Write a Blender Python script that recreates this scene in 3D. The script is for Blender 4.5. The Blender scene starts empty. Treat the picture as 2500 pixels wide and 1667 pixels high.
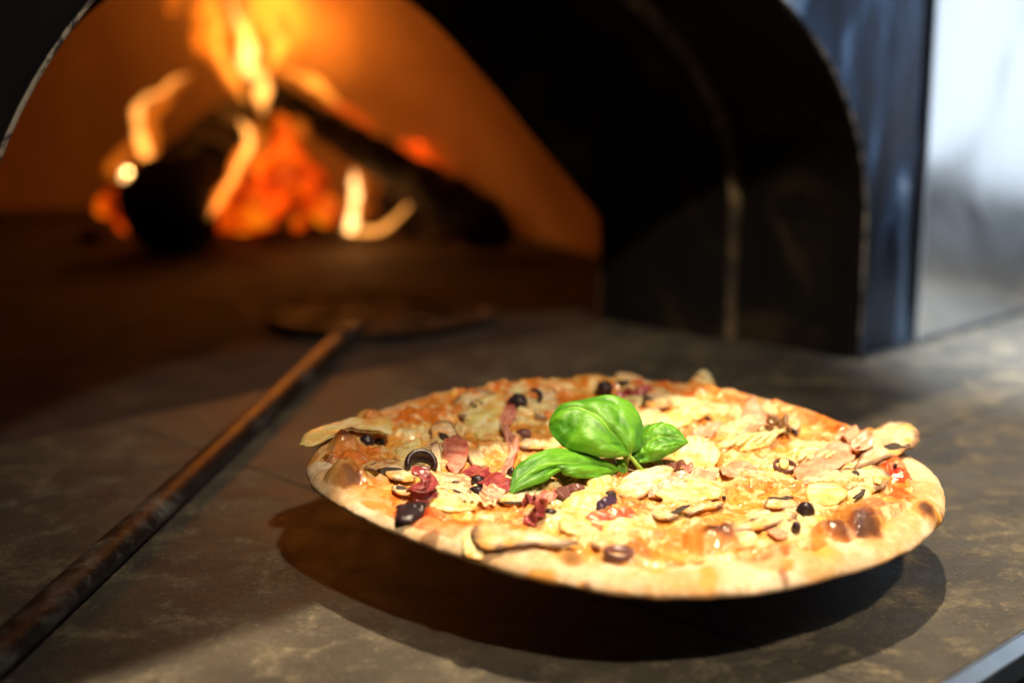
import bpy, bmesh, math, random
import numpy as np
from mathutils import Vector, Matrix

random.seed(7)
S = bpy.context.scene
COL = S.collection

# ------------------------------------------------------------------ camera
PITCH = math.atan(684 / 3267.0)
H = 0.25
cam_d = bpy.data.cameras.new("camera")
cam = bpy.data.objects.new("camera", cam_d)
COL.objects.link(cam)
cam.location = (0, 0, H)
cam.rotation_euler = (math.pi / 2 - PITCH, 0, 0)
cam_d.lens = 50
cam_d.sensor_width = 36
cam_d.clip_start = 0.02
cam_d.clip_end = 60
cam_d.dof.use_dof = True
cam_d.dof.focus_distance = 0.668
cam_d.dof.aperture_fstop = 3.5
S.camera = cam

# ------------------------------------------------------------------ world
W = bpy.data.worlds.new("World")
S.world = W
W.use_nodes = True
W.node_tree.nodes["Background"].inputs[0].default_value = (0.75, 0.58, 0.45, 1)
W.node_tree.nodes["Background"].inputs[1].default_value = 0.022

# ------------------------------------------------------------------ geometry frame of the oven
A = Vector((0.27797, 1.12359, 0.0))            # foot of the arch, right side
r2 = math.sqrt(0.5)
DS = Vector((r2, r2, 0))                       # along the facade, to the right
DN = Vector((r2, -r2, 0))                      # out of the facade, to the room
def ov(s, n, z):
    return A + DS * s + DN * n + Vector((0, 0, z))

# ------------------------------------------------------------------ lights
def area(name, loc, target, sx, sy, power, color, spread=math.pi):
    l = bpy.data.lights.new(name, 'AREA')
    l.shape = 'RECTANGLE'; l.size = sx; l.size_y = sy
    l.energy = power; l.color = color; l.spread = spread
    o = bpy.data.objects.new(name, l); COL.objects.link(o)
    o.location = loc
    o.rotation_euler = (Vector(target) - Vector(loc)).to_track_quat('-Z', 'Y').to_euler()
    return o
def spot(name, loc, target, power, color, radius, cone, blend=0.3):
    l = bpy.data.lights.new(name, 'SPOT')
    l.energy = power; l.color = color; l.shadow_soft_size = radius
    l.spot_size = math.radians(cone); l.spot_blend = blend
    o = bpy.data.objects.new(name, l); COL.objects.link(o)
    o.location = loc
    o.rotation_euler = (Vector(target) - Vector(loc)).to_track_quat('-Z', 'Y').to_euler()
    return o
LAMP = ov(-0.41, 0.185, 1.5)
spot("ceiling_lamp", LAMP, ov(-0.40, 0.25, 0), 178, (1.0, 0.80, 0.54), 0.022, 75, 0.4)
# a weaker warm lamp further out in the room: reaches under the hood
spot("room_lamp", Vector((0.62, -0.62, 1.7)), (0.10, 0.84, 0), 200, (1.0, 0.80, 0.56), 0.05, 27, 1.0)
# another ceiling spot lights the far right of the counter
spot("counter_spot", Vector((0.95, 0.75, 1.3)), (0.525, 1.12, 0), 720, (0.84, 0.92, 1.0), 0.03, 21, 1.0)
# the window of the kitchen, to the right
area("window_light", Vector((3.16, 2.12, 0.62)), (0.4, 1.2, 0.1), 1.0, 1.6, 8.5, (0.78, 0.89, 1.0))
area("window_light_high", Vector((1.7, -0.5, 2.1)), (0.15, 0.8, 0.0), 1.0, 1.0, 6.0, (0.62, 0.8, 1.0))

# ------------------------------------------------------------------ view
S.view_settings.view_transform = 'Standard'
S.view_settings.look = 'None'
S.view_settings.exposure = 0
S.view_settings.gamma = 1
S.view_settings.use_curve_mapping = False
S.render.engine = 'CYCLES'
S.cycles.use_denoising = True
S.cycles.max_bounces = 8
S.cycles.transparent_max_bounces = 16
S.cycles.sample_clamp_indirect = 4
S.cycles.blur_glossy = 0.5
S.cycles.caustics_reflective = False
S.cycles.caustics_refractive = False

# ------------------------------------------------------------------ material helpers
def nt_new(name):
    m = bpy.data.materials.new(name); m.use_nodes = True
    nt = m.node_tree
    return m, nt, nt.nodes["Principled BSDF"]
def N(nt, t, **kw):
    n = nt.nodes.new(t)
    for k, v in kw.items():
        if k.startswith('i_'):
            key = k[2:]
            key = int(key) if key.isdigit() else key.replace('_', ' ')
            n.inputs[key].default_value = v
        else:
            setattr(n, k, v)
    return n
def noise(nt, scale, detail=4, rough=0.55, dist=0.0, coord=None, stretch=None):
    tc = nt.nodes.new('ShaderNodeTexCoord')
    n = N(nt, 'ShaderNodeTexNoise')
    n.inputs['Scale'].default_value = scale
    n.inputs['Detail'].default_value = detail
    n.inputs['Roughness'].default_value = rough
    n.inputs['Distortion'].default_value = dist
    if stretch:
        mp = nt.nodes.new('ShaderNodeMapping')
        mp.inputs['Scale'].default_value = stretch
        nt.links.new(tc.outputs[coord or 'Object'], mp.inputs[0])
        nt.links.new(mp.outputs[0], n.inputs['Vector'])
    else:
        nt.links.new(tc.outputs[coord or 'Object'], n.inputs['Vector'])
    return n.outputs['Fac']
def ramp(nt, fac, stops):
    r = nt.nodes.new('ShaderNodeValToRGB')
    e = r.color_ramp.elements
    while len(e) > 1: e.remove(e[-1])
    for i, (p, c) in enumerate(stops):
        if i == 0: el = e[0]; el.position = p
        else: el = e.new(p)
        el.color = (c[0], c[1], c[2], 1) if not isinstance(c, (int, float)) else (c, c, c, 1)
    nt.links.new(fac, r.inputs[0])
    return r.outputs[0]
def mix(nt, fac, a, b, mode='MIX'):
    m = nt.nodes.new('ShaderNodeMix'); m.data_type = 'RGBA'; m.blend_type = mode
    for sock, v in ((m.inputs[0], fac), (m.inputs[6], a), (m.inputs[7], b)):
        if hasattr(v, 'is_output'): nt.links.new(v, sock)
        elif isinstance(v, (int, float)): sock.default_value = v
        else: sock.default_value = (v[0], v[1], v[2], 1)
    return m.outputs[2]
def bump(nt, bs, h, strength, dist):
    b = nt.nodes.new('ShaderNodeBump')
    b.inputs['Strength'].default_value = strength
    b.inputs['Distance'].default_value = dist
    nt.links.new(h, b.inputs['Height'])
    nt.links.new(b.outputs[0], bs.inputs['Normal'])
    return b
def simple(name, stops, scale=60, rough=(0.4, 0.6), metal=0.0, bmp=0.3, bd=0.001, sss=0.0, dist=0.5, stretch=None, spec=0.5, detail=5):
    m, nt, bs = nt_new(name)
    f = noise(nt, scale, detail, 0.6, dist, stretch=stretch)
    nt.links.new(ramp(nt, f, stops), bs.inputs['Base Color'])
    f2 = noise(nt, scale * 1.7, 4, 0.6, 0.2, stretch=stretch)
    nt.links.new(ramp(nt, f2, [(0.3, rough[0]), (0.7, rough[1])]), bs.inputs['Roughness'])
    bs.inputs['Metallic'].default_value = metal
    bs.inputs['Specular IOR Level'].default_value = spec
    if sss:
        bs.inputs['Subsurface Weight'].default_value = sss
        bs.inputs['Subsurface Radius'].default_value = (1, 0.5, 0.25)
        bs.inputs['Subsurface Scale'].default_value = 0.003
    if bmp: bump(nt, bs, f2, bmp, bd)
    return m

# counter stone ------------------------------------------------------------
def mat_counter():
    m, nt, bs = nt_new("stone_counter")
    big = noise(nt, 7, 6, 0.62, 0.6)
    med = noise(nt, 30, 10, 0.75, 0.35)
    fine = noise(nt, 240, 6, 0.7, 0.5)
    streak = noise(nt, 16, 9, 0.72, 0.3, stretch=(1.0, 2.0, 1))
    base = ramp(nt, big, [(0.30, (0.030, 0.026, 0.022)), (0.5, (0.056, 0.050, 0.040)), (0.72, (0.092, 0.081, 0.062))])
    base = mix(nt, ramp(nt, streak, [(0.45, 0.0), (0.66, 0.6)]), base, (0.034, 0.031, 0.028))
    pat = ramp(nt, med, [(0.50, 0.0), (0.66, 0.9)])
    pf = N(nt, 'ShaderNodeMath', operation='MULTIPLY')
    nt.links.new(pat, pf.inputs[0])
    nt.links.new(ramp(nt, fine, [(0.36, 0.15), (0.60, 0.85)]), pf.inputs[1])
    base = mix(nt, pf.outputs[0], base, (0.22, 0.18, 0.112))
    sp = noise(nt, 420, 3, 0.6, 0)
    base = mix(nt, ramp(nt, sp, [(0.58, 0.0), (0.68, 0.6)]), base, (0.018, 0.016, 0.014))
    base = mix(nt, ramp(nt, noise(nt, 620, 2, 0.5, 0), [(0.66, 0.0), (0.72, 0.6)]), base, (0.30, 0.26, 0.19))
    scr = noise(nt, 60, 4, 0.6, 0.2, stretch=(1.0, 14.0, 1))
    base = mix(nt, ramp(nt, scr, [(0.64, 0.0), (0.70, 0.35)]), base, (0.20, 0.18, 0.15))
    nt.links.new(base, bs.inputs['Base Color'])
    nt.links.new(ramp(nt, med, [(0.35, 0.44), (0.7, 0.66)]), bs.inputs['Roughness'])
    bs.inputs['Specular IOR Level'].default_value = 0.28
    bump(nt, bs, fine, 0.35, 0.0008)
    return m
M_COUNTER = mat_counter()
M_OVENFLOOR = simple("sooty_shaded_firebrick", [(0.35, (0.010, 0.007, 0.006)), (0.6, (0.034, 0.020, 0.014)), (0.75, (0.10, 0.06, 0.035))], 14, (0.75, 0.95), bmp=0.5, bd=0.003, dist=1.0)  # soot plus painted shade: darker colour where the front light ends at the arch
M_DOME = simple("refractory_dome", [(0.3, (0.30, 0.18, 0.10)), (0.55, (0.46, 0.30, 0.17)), (0.8, (0.34, 0.21, 0.12))], 4, (0.8, 0.95), bmp=0.4, bd=0.006)
M_SOOT = simple("sooty_steel", [(0.35, (0.005, 0.005, 0.005)), (0.58, (0.011, 0.009, 0.008)), (0.72, (0.07, 0.048, 0.026))], 9, (0.7, 0.9), metal=0.0, spec=0.2, bmp=0.3, bd=0.001, dist=1.0)
M_RIB = simple("dusty_rib", [(0.32, (0.012, 0.009, 0.007)), (0.52, (0.07, 0.048, 0.028)), (0.72, (0.20, 0.14, 0.08))], 30, (0.6, 0.85), bmp=0.4, bd=0.001)
def mat_facade():
    m, nt, bs = nt_new("steel_painted_reflections")
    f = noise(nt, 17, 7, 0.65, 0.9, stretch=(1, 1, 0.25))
    nt.links.new(ramp(nt, f, [(0.42, (0.007, 0.010, 0.020)), (0.53, (0.016, 0.032, 0.07)), (0.60, (0.08, 0.14, 0.25)), (0.68, (0.45, 0.54, 0.64))]), bs.inputs['Base Color'])  # dark to blue mottling paints reflections into the steel colour
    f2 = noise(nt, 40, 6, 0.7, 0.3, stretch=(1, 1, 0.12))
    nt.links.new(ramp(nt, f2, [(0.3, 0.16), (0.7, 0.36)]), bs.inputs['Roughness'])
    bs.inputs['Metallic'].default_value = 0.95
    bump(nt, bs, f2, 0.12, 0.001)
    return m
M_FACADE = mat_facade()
M_ENAMEL = simple("black_enamel", [(0.3, (0.004, 0.003, 0.005)), (0.7, (0.009, 0.007, 0.010))], 20, (0.7, 0.9), bmp=0.1, spec=0.1)  # enamel black that also paints in the sheet's dark reflection on the left
def mat_panel():
    m, nt, bs = nt_new("polished_steel")
    f = noise(nt, 7, 5, 0.6, 1.2, stretch=(1, 1, 0.5))
    nt.links.new(ramp(nt, f, [(0.3, (0.62, 0.64, 0.68)), (0.7, (0.86, 0.88, 0.90))]), bs.inputs['Base Color'])
    nt.links.new(ramp(nt, f, [(0.3, 0.12), (0.7, 0.26)]), bs.inputs['Roughness'])
    bs.inputs['Metallic'].default_value = 1.0
    g = noise(nt, 3.0, 2, 0.5, 0.5)
    bump(nt, bs, g, 0.5, 0.025)
    return m
M_PANEL = mat_panel()
M_TRIM = simple("steel_trim", [(0.3, (0.50, 0.58, 0.68)), (0.7, (0.66, 0.73, 0.80))], 30, (0.28, 0.38), metal=1.0, bmp=0.1)
def mat_lip():
    m, nt, bs = nt_new("chipped_lip")
    f = noise(nt, 62, 5, 0.65, 0.8)
    nt.links.new(ramp(nt, f, [(0.47, (0.022, 0.019, 0.018)), (0.53, (0.26, 0.235, 0.19)), (0.8, (0.42, 0.385, 0.31))]), bs.inputs['Base Color'])
    bs.inputs['Roughness'].default_value = 0.6
    return m
M_LIP = mat_lip()
M_BLACK = simple("black_under", [(0.3, (0.006, 0.006, 0.008)), (0.7, (0.012, 0.012, 0.015))], 10, (0.6, 0.8))
def mat_bark():
    return simple("charred_bark", [(0.35, (0.004, 0.003, 0.003)), (0.7, (0.03, 0.02, 0.014))], 40, (0.7, 0.95), bmp=1.0, bd=0.01)
M_CHAR = mat_bark()
def mat_ember():
    m, nt, bs = nt_new("glowing_ember")
    f = noise(nt, 22, 3, 0.6, 0.5)
    bs.inputs['Base Color'].default_value = (0.02, 0.01, 0.008, 1)
    nt.links.new(ramp(nt, f, [(0.34, (0.12, 0.003, 0.0)), (0.44, (1.0, 0.05, 0.001)), (0.58, (1.0, 0.13, 0.002)), (0.72, (1.0, 0.27, 0.006))]), bs.inputs['Emission Color'])
    nt.links.new(ramp(nt, f, [(0.34, 0.2), (0.6, 1.0)]), bs.inputs['Emission Strength'])
    return m
M_EMBER = mat_ember()
def mat_flame(name, col, strength):
    m = bpy.data.materials.new(name); m.use_nodes = True
    nt = m.node_tree; nt.nodes.clear()
    o = nt.nodes.new('ShaderNodeOutputMaterial')
    e = nt.nodes.new('ShaderNodeEmission')
    e.inputs[0].default_value = (*col, 1); e.inputs[1].default_value = strength
    nt.links.new(e.outputs[0], o.inputs['Volume'])
    return m
M_FL_CORE = mat_flame("flame_core", (1.0, 0.50, 0.11), 150)
M_FL_MID = mat_flame("flame_mid", (1.0, 0.30, 0.03), 100)
M_FL_CORE_S = mat_flame("flame_core_small", (1.0, 0.52, 0.17), 420)
M_FL_MID_S = mat_flame("flame_mid_small", (1.0, 0.36, 0.065), 210)
M_FL_OUT_S = mat_flame("flame_outer_small", (1.0, 0.19, 0.012), 70)
M_FL_OUT = mat_flame("flame_outer", (1.0, 0.20, 0.010), 24)
M_FL_HALO = mat_flame("flame_halo", (1.0, 0.20, 0.008), 1.3)  # glow volume added for the lit wall and haze around the flames
M_FL_RED = mat_flame("flame_red", (1.0, 0.07, 0.003), 26)

# ------------------------------------------------------------------ mesh helpers
def link(o, parent=None):
    COL.objects.link(o)
    if parent is not None: o.parent = parent
    return o
def tag(o, label=None, cat=None, group=None, kind=None):
    if label: o['label'] = label
    if cat: o['category'] = cat
    if group: o['group'] = group
    if kind: o['kind'] = kind
    return o
def empty(name, loc=(0, 0, 0)):
    o = bpy.data.objects.new(name, None); link(o)
    o.location = loc; o.empty_display_size = 0.02
    return o
def mesh_obj(name, verts, faces, mat, parent=None, smooth=True, origin=None):
    """verts in world coordinates; parents sit unrotated so their children are offset by their location"""
    off = Vector((0, 0, 0))
    q = parent
    while q is not None:
        off += q.location; q = q.parent
    org = Vector(origin) if origin is not None else off
    V = np.array([tuple(v) for v in verts], dtype=float) if not isinstance(verts, np.ndarray) else verts.copy()
    V = V - np.array(org)
    me = bpy.data.meshes.new(name)
    me.from_pydata(V.tolist(), [], faces)
    me.update()
    if smooth: me.polygons.foreach_set('use_smooth', [True] * len(me.polygons))
    me.materials.append(mat)
    o = bpy.data.objects.new(name, me)
    link(o, parent)
    o.location = org - off if parent is not None else org
    return o
def fix_normals(o):
    bm = bmesh.new(); bm.from_mesh(o.data)
    bmesh.ops.recalc_face_normals(bm, faces=bm.faces)
    bm.to_mesh(o.data); bm.free()
    return o
def box_pts(fn, s0, s1, n0, n1, z0, z1):
    v = [fn(s, n, z) for z in (z0, z1) for n in (n0, n1) for s in (s0, s1)]
    f = [(0, 2, 3, 1), (4, 5, 7, 6), (0, 1, 5, 4), (2, 6, 7, 3), (0, 4, 6, 2), (1, 3, 7, 5)]
    return v, f
def oven_box(name, s0, s1, n0, n1, z0, z1, mat, parent=None, bev=0.0):
    v, f = box_pts(ov, s0, s1, n0, n1, z0, z1)
    o = fix_normals(mesh_obj(name, v, f, mat, parent, smooth=False))
    if bev:
        b = o.modifiers.new('bevel', 'BEVEL'); b.width = bev; b.segments = 3
    return o
def tube(name, path, radii, mat, parent=None, seg=16, squash=None, cap=True):
    path = [Vector(p) for p in path]
    V, Fc = [], []
    prev = None
    for i, p in enumerate(path):
        t = (path[min(i + 1, len(path) - 1)] - path[max(i - 1, 0)]).normalized()
        if prev is None:
            a = t.cross(Vector((0, 0, 1)))
            if a.length < 1e-3: a = t.cross(Vector((0, 1, 0)))
        else:
            a = prev - t * prev.dot(t)
        a.normalize(); prev = a
        b = t.cross(a)
        r = radii[i] if hasattr(radii, '__len__') else radii
        for k in range(seg):
            th = 2 * math.pi * k / seg
            q = squash or (1, 1)
            V.append(p + a * (r * q[0] * math.cos(th)) + b * (r * q[1] * math.sin(th)))
    n = len(path)
    for i in range(n - 1):
        for k in range(seg):
            k2 = (k + 1) % seg
            Fc.append((i * seg + k, i * seg + k2, (i + 1) * seg + k2, (i + 1) * seg + k))
    if cap:
        Fc.append(tuple(range(seg - 1, -1, -1)))
        Fc.append(tuple((n - 1) * seg + k for k in range(seg)))
    return fix_normals(mesh_obj(name, V, Fc, mat, parent))
def catmull(P, n):
    P = [np.array(p, dtype=float) for p in P]
    P = [2 * P[0] - P[1]] + P + [2 * P[-1] - P[-2]]
    out = []
    m = len(P) - 3
    for i in range(n):
        t = i / (n - 1) * m
        k = min(int(t), m - 1); t -= k
        a, b, c, d = P[k:k + 4]
        out.append(0.5 * ((2 * b) + (-a + c) * t + (2 * a - 5 * b + 4 * c - d) * t * t + (-a + 3 * b - 3 * c + d) * t ** 3))
    return np.array(out)
def vnoise(x, y, seed=0):
    x = np.asarray(x, float); y = np.asarray(y, float)
    xi = np.floor(x).astype(np.int64); yi = np.floor(y).astype(np.int64)
    fx = x - xi; fy = y - yi
    fx = fx * fx * fx * (fx * (fx * 6 - 15) + 10); fy = fy * fy * fy * (fy * (fy * 6 - 15) + 10)
    def h(a, b):
        n = (a * 374761393 + b * 668265263 + seed * 1442695041) & 0xffffffff
        n = ((n ^ (n >> 13)) * 1274126177) & 0xffffffff
        n = n ^ (n >> 16)
        return (n & 0xffff) / 65535.0
    return (h(xi, yi) * (1 - fx) * (1 - fy) + h(xi + 1, yi) * fx * (1 - fy) + h(xi, yi + 1) * (1 - fx) * fy + h(xi + 1, yi + 1) * fx * fy)
def fbm(x, y, sc, oct=4, seed=0, gain=0.5):
    r = 0; a = 1; t = 0
    for i in range(oct):
        r = r + a * vnoise(np.asarray(x) * sc + 13.7 * i, np.asarray(y) * sc - 7.1 * i, seed + i)
        t += a; a *= gain; sc *= 2.03
    return r / t
def sstep(a, b, x):
    t = np.clip((x - a) / (b - a), 0, 1)
    return t * t * (3 - 2 * t)

# ------------------------------------------------------------------ measuring helpers: a sight line of the photograph to a real plane
F0 = 3267.0 * 2500 / 2352
CX, CY = 1250.0, 833.5
FW = np.array([0, math.cos(PITCH), -math.sin(PITCH)]); UP = np.array([0, math.sin(PITCH), math.cos(PITCH)]); RT = np.array([1.0, 0, 0])
C0 = np.array([0, 0, H])
def ray(x, y): return (x - CX) * RT / F0 - (y - CY) * UP / F0 + FW
def at_depth(x, y, d): return C0 + ray(x, y) * d
def at_plane(x, y, P, n):
    d = ray(x, y); return C0 + d * (np.dot(P - C0, n) / np.dot(d, n))
def on_z(x, y, z=0.0): return at_plane(x, y, np.array([0, 0, z]), np.array([0, 0, 1.0]))

# ================================================================== COUNTER
counter = empty("counter", (0, 0, 0))
tag(counter, kind='structure')
SEAMS = [-1.9, -0.155, 0.337]
def slab(s0, s1, n0, n1):
    v, f = box_pts(ov, s0, s1, n0, n1, -0.03, 0.0)
    o = fix_normals(mesh_obj("slab", v, f, M_COUNTER, counter, smooth=False))
    b = o.modifiers.new('bevel', 'BEVEL'); b.width = 0.0009; b.segments = 2
slab(-2.2, -0.5204, -0.2495, -0.1336)
slab(-2.2, -0.5204, -0.1324, 0.3445)
slab(-0.5196, 1.4, -0.2495, 0.1524)
slab(-0.5196, 1.4, 0.1536, 0.3445)
oven_box("counter_base", -2.2, 1.4, -0.25, 0.330, -0.07, -0.032, M_BLACK, counter)
oven_box("counter_front", -2.2, 1.4, 0.300, 0.318, -0.9, -0.071, M_BLACK, counter)
# steel edge trim, its chamfer shaped to mirror the window light
_pr = [(0.3449, 0.0002), (0.3464, 0.0002), (0.3516, -0.0050), (0.3518, -0.016), (0.3449, -0.016)]
_v = [ov(s_, n_, z_) for s_ in (-2.2, 1.4) for n_, z_ in _pr]
_f = [(i, (i + 1) % 5, 5 + (i + 1) % 5, 5 + i) for i in range(5)] + [(4, 3, 2, 1, 0), (5, 6, 7, 8, 9)]
_t = fix_normals(mesh_obj("edge_trim", _v, _f, M_TRIM, counter, smooth=False))
_b = _t.modifiers.new('bevel', 'BEVEL'); _b.width = 0.0009; _b.segments = 3
fl = oven_box("floor", -4, 4, -3, 4, -1.0, -0.9, M_BLACK); tag(fl, kind='structure')

# ================================================================== PIZZA OVEN
oven = empty("pizza_oven", ov(-0.387, 0, 0))
tag(oven, "steel fronted wood fired pizza oven with black arched mouth", "oven")
CS = -0.387
def outer_prof(n=64, grow=0.0):
    P = [(0.387 + grow, 0.0), (0.387 + grow, 0.055), (0.387 + grow, 0.109)]
    for i in range(1, n):
        t = math.pi * i / n
        a_ = 0.387 if t < math.pi / 2 else 0.344
        q_ = min(max((t - 1.0) / 0.9, 0), 1); b_ = 0.232 + 0.031 * q_ * q_ * (3 - 2 * q_)
        P.append(((a_ + grow) * math.cos(t), 0.109 + (b_ + grow) * math.sin(t)))
    P += [(-0.344 - grow, 0.109), (-0.344 - grow, 0.055), (-0.344 - grow, 0.0)]
    return P
def inner_prof():
    K = [(0.386, 0.093), (0.345, 0.128), (0.284, 0.179), (0.232, 0.223), (0.142, 0.285), (0.0, 0.325)]
    c = catmull(K, 28)
    c = [tuple(p) for p in c]
    R_ = [(0.386, 0.0), (0.386, 0.05)] + c
    L_ = [(-p[0], p[1]) for p in reversed(R_[:-1])]
    return R_ + L_
def sweep(name, profA, profB, nA, nB, mat, thick, parent, smooth=True):
    """band between two profiles (same count) at depths nA, nB, solidified"""
    V = [ov(CS + s, nA, z) for s, z in profA] + [ov(CS + s, nB, z) for s, z in profB]
    k = len(profA)
    Fc = [(i, i + 1, k + i + 1, k + i) for i in range(k - 1)]
    o = mesh_obj(name, V, Fc, mat, parent, smooth)
    if thick:
        md = o.modifiers.new('solid', 'SOLIDIFY'); md.thickness = thick; md.offset = 0
    return o
def resample(P, n):
    P = np.array(P); d = np.r_[0, np.cumsum(np.hypot(*np.diff(P, axis=0).T))]
    t = np.linspace(0, d[-1], n)
    return list(zip(np.interp(t, d, P[:, 0]), np.interp(t, d, P[:, 1])))
OP = outer_prof()
nO = len(OP)
# facade sheet: arch hole to rectangle
def facade():
    x0, x1, zt = -0.9, 0.387 + 0.0845, 0.47
    rect = []
    for s, z in OP:
        if z <= 0.109 and s > 0: rect.append((x1, z))
        elif z <= 0.109: rect.append((x0, z))
        else:
            th = math.atan2(z - 0.109, s)
            c, sn = math.cos(th), math.sin(th)
            k = 1e9
            if c > 1e-6: k = min(k, x1 / c)
            if c < -1e-6: k = min(k, x0 / c)
            if sn > 1e-6: k = min(k, (zt - 0.109) / sn)
            rect.append((k * c, 0.109 + k * sn))
    V = [ov(CS + s, 0, z) for s, z in OP] + [ov(CS + s, 0, z) for s, z in rect]
    Fc = [(i, i + 1, nO + i + 1, nO + i) for i in range(nO - 1)]
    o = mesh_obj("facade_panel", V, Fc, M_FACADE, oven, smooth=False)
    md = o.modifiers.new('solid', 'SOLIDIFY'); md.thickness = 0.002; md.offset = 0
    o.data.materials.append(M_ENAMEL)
    for i, pl in enumerate(o.data.polygons):
        if i > (nO - 1) * 0.42: pl.material_index = 1
facade()
sweep("arch_lip", OP, outer_prof(grow=0.0022), 0.0022, 0.0022, M_LIP, 0.0018, oven)
sweep("outer_lining", OP, OP, -0.0015, -0.118, M_SOOT, 0.0, oven)
IP2 = [(s * (0.387 - 0.014) / 0.387, z if z < 0.12 else 0.109 + (z - 0.109) * (0.232 - 0.014) / 0.232) for s, z in OP]
sweep("arch_rib", OP, IP2, -0.118, -0.1195, M_RIB, 0.0, oven)
sweep("inner_lining", IP2, IP2, -0.1195, -0.235, M_SOOT, 0.0, oven)
IN = resample(inner_prof(), nO)
# mouth wall between the tunnel and the mouth opening (mouth bottom corners drawn in slightly)
INm = [(s * (0.372 / 0.387 if s > 0 else 0.84), z) for s, z in IN]
big = resample([(s * 1.0, z) for s, z in IP2], nO)
V1 = [ov(CS + s, -0.235, z) for s, z in resample(IP2, nO)] + [ov(CS + s, -0.236, z) for s, z in INm] + [ov(CS + s, -0.262, z) for s, z in INm]
Fc = [(i, i + 1, nO + i + 1, nO + i) for i in range(nO - 1)] + [(nO + i, nO + i + 1, 2 * nO + i + 1, 2 * nO + i) for i in range(nO - 1)]
mesh_obj("mouth_wall", V1, Fc, M_SOOT, oven, smooth=False)
# lower side plates of the tunnel
oven_box("side_plate", -0.0028, -0.0005, -0.1165, -0.002, 0.0, 0.1065, M_SOOT, oven)
oven_box("side_plate", -0.0172, -0.0144, -0.2335, -0.121, 0.0, 0.1065, M_SOOT, oven)
# right hand steel panel with its corner strip
oven_box("side_panel", 0.0905, 0.95, 0.0, 0.003, 0.0, 0.75, M_PANEL, oven)
oven_box("corner_trim", 0.0855, 0.0900, -0.001, 0.0055, 0.0, 0.75, M_TRIM, oven, bev=0.0008)
oven_box("base_joint", 0.0, 0.95, 0.0035, 0.0065, 0.0, 0.0030, M_BLACK, oven)
# hood above the mouth (sheds the edge of shade across the pizza)
HZ = 0.47
zl = LAMP[2]; nl = (LAMP - A).dot(DN)
HN = nl + (0.106 - nl) * (zl - HZ) / zl
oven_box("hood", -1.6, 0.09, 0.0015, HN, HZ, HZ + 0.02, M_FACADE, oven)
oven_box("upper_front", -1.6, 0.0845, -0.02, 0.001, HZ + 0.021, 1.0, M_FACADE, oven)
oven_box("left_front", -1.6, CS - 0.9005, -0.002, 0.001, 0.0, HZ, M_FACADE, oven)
# floor inside
DC = ov(CS, -0.87, 0)
v = []; f = []
oven_box("oven_floor", CS - 0.80, CS + 0.80, -1.75, -0.251, -0.03, -0.0012, M_OVENFLOOR, oven)
# dome: ellipsoid shell, open where it meets the mouth
def dome():
    V = []; Fc = []
    nu, nv = 96, 28
    idx = {}
    for j in range(nv + 1):
        ph = math.pi / 2 * j / nv
        for i in range(nu):
            th = 2 * math.pi * i / nu
            r = 0.75 * math.cos(ph) ** 0.7 if j < nv else 0.0
            z = 0.50 * math.sin(ph)
            s = CS + r * math.cos(th); n = -0.87 + r * math.sin(th)
            V.append(ov(s, min(n, -0.2625), z - 0.002))
    for j in range(nv):
        for i in range(nu):
            i2 = (i + 1) % nu
            a, b, c, d = j * nu + i, j * nu + i2, (j + 1) * nu + i2, (j + 1) * nu + i
            # open the part flattened against the mouth
            th = 2 * math.pi * (i + 0.5) / nu; ph = math.pi / 2 * (j + 0.5) / nv
            r = 0.75 * math.cos(ph) ** 0.7
            if -0.87 + r * math.sin(th) > -0.2625: continue
            Fc.append((a, b, c, d))
    o = mesh_obj("dome", V, Fc, M_DOME, oven)
dome()
# closing the space between mouth wall and dome edge
Vw = [ov(CS + s, -0.263, z) for s, z in INm]
rw = []
for s, z in INm:
    L = math.hypot(s, max(z, 0.02)); k = 0.62 / L
    rw.append(ov(CS + s * k, -0.2635, max(z, 0.0) * k))
Vw += rw
mesh_obj("back_of_mouth", Vw, [(i, i + 1, nO + i + 1, nO + i) for i in range(nO - 1)], M_DOME, oven, smooth=False)

# ================================================================== FIRE
k5 = 2500 / 2352.0
def P(x, y, d): return Vector(at_depth(x * k5, y * k5, d))      # coordinates read in a 2352 wide view
def log(label, a, b, r0, r1, seed, bend=0.01):
    a, b = Vector(a), Vector(b)
    n = 26; path = []; rad = []
    rnd = random.Random(seed)
    side = (b - a).cross(Vector((0, 0, 1))).normalized()
    for i in range(n):
        t = i / (n - 1)
        path.append(a.lerp(b, t) + side * bend * math.sin(3 * t + seed) + Vector((0, 0, bend * 0.6 * math.sin(5 * t + seed))))
        e = min(1.0, 0.55 + 6 * min(t, 1 - t))
        rad.append((r0 + (r1 - r0) * t) * e * (1 + 0.10 * (rnd.random() - 0.5) * 2))
    o = tube("charred_log", path, rad, M_CHAR, None, seg=18)
    for v_ in o.data.vertices:
        v_.co *= 1.0
    nn = np.empty(len(o.data.vertices) * 3); o.data.vertices.foreach_get('co', nn); nn = nn.reshape(-1, 3)
    q = vnoise(nn[:, 0] * 60 + nn[:, 2] * 31, nn[:, 1] * 60 + seed, seed)
    cc = np.array([tuple(p) for p in path])
    for i in range(n):
        sl = slice(i * 18, (i + 1) * 18)
        nn[sl] = cc[i] + (nn[sl] - cc[i]) * (0.86 + 0.3 * q[sl])[:, None]
    o.data.vertices.foreach_set('co', nn.ravel()); o.data.update()
    tag(o, label, "log", "logs burning in the oven")
    return o
log("long thin black log leaning from the flame top down to the right", P(600, 190, 1.86), P(1165, 555, 1.70), 0.017, 0.034, 3, 0.006)
log("thick black log lying at the left of the fire", P(585, 270, 1.95), P(370, 520, 1.70), 0.042, 0.062, 5, 0.004)
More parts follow.
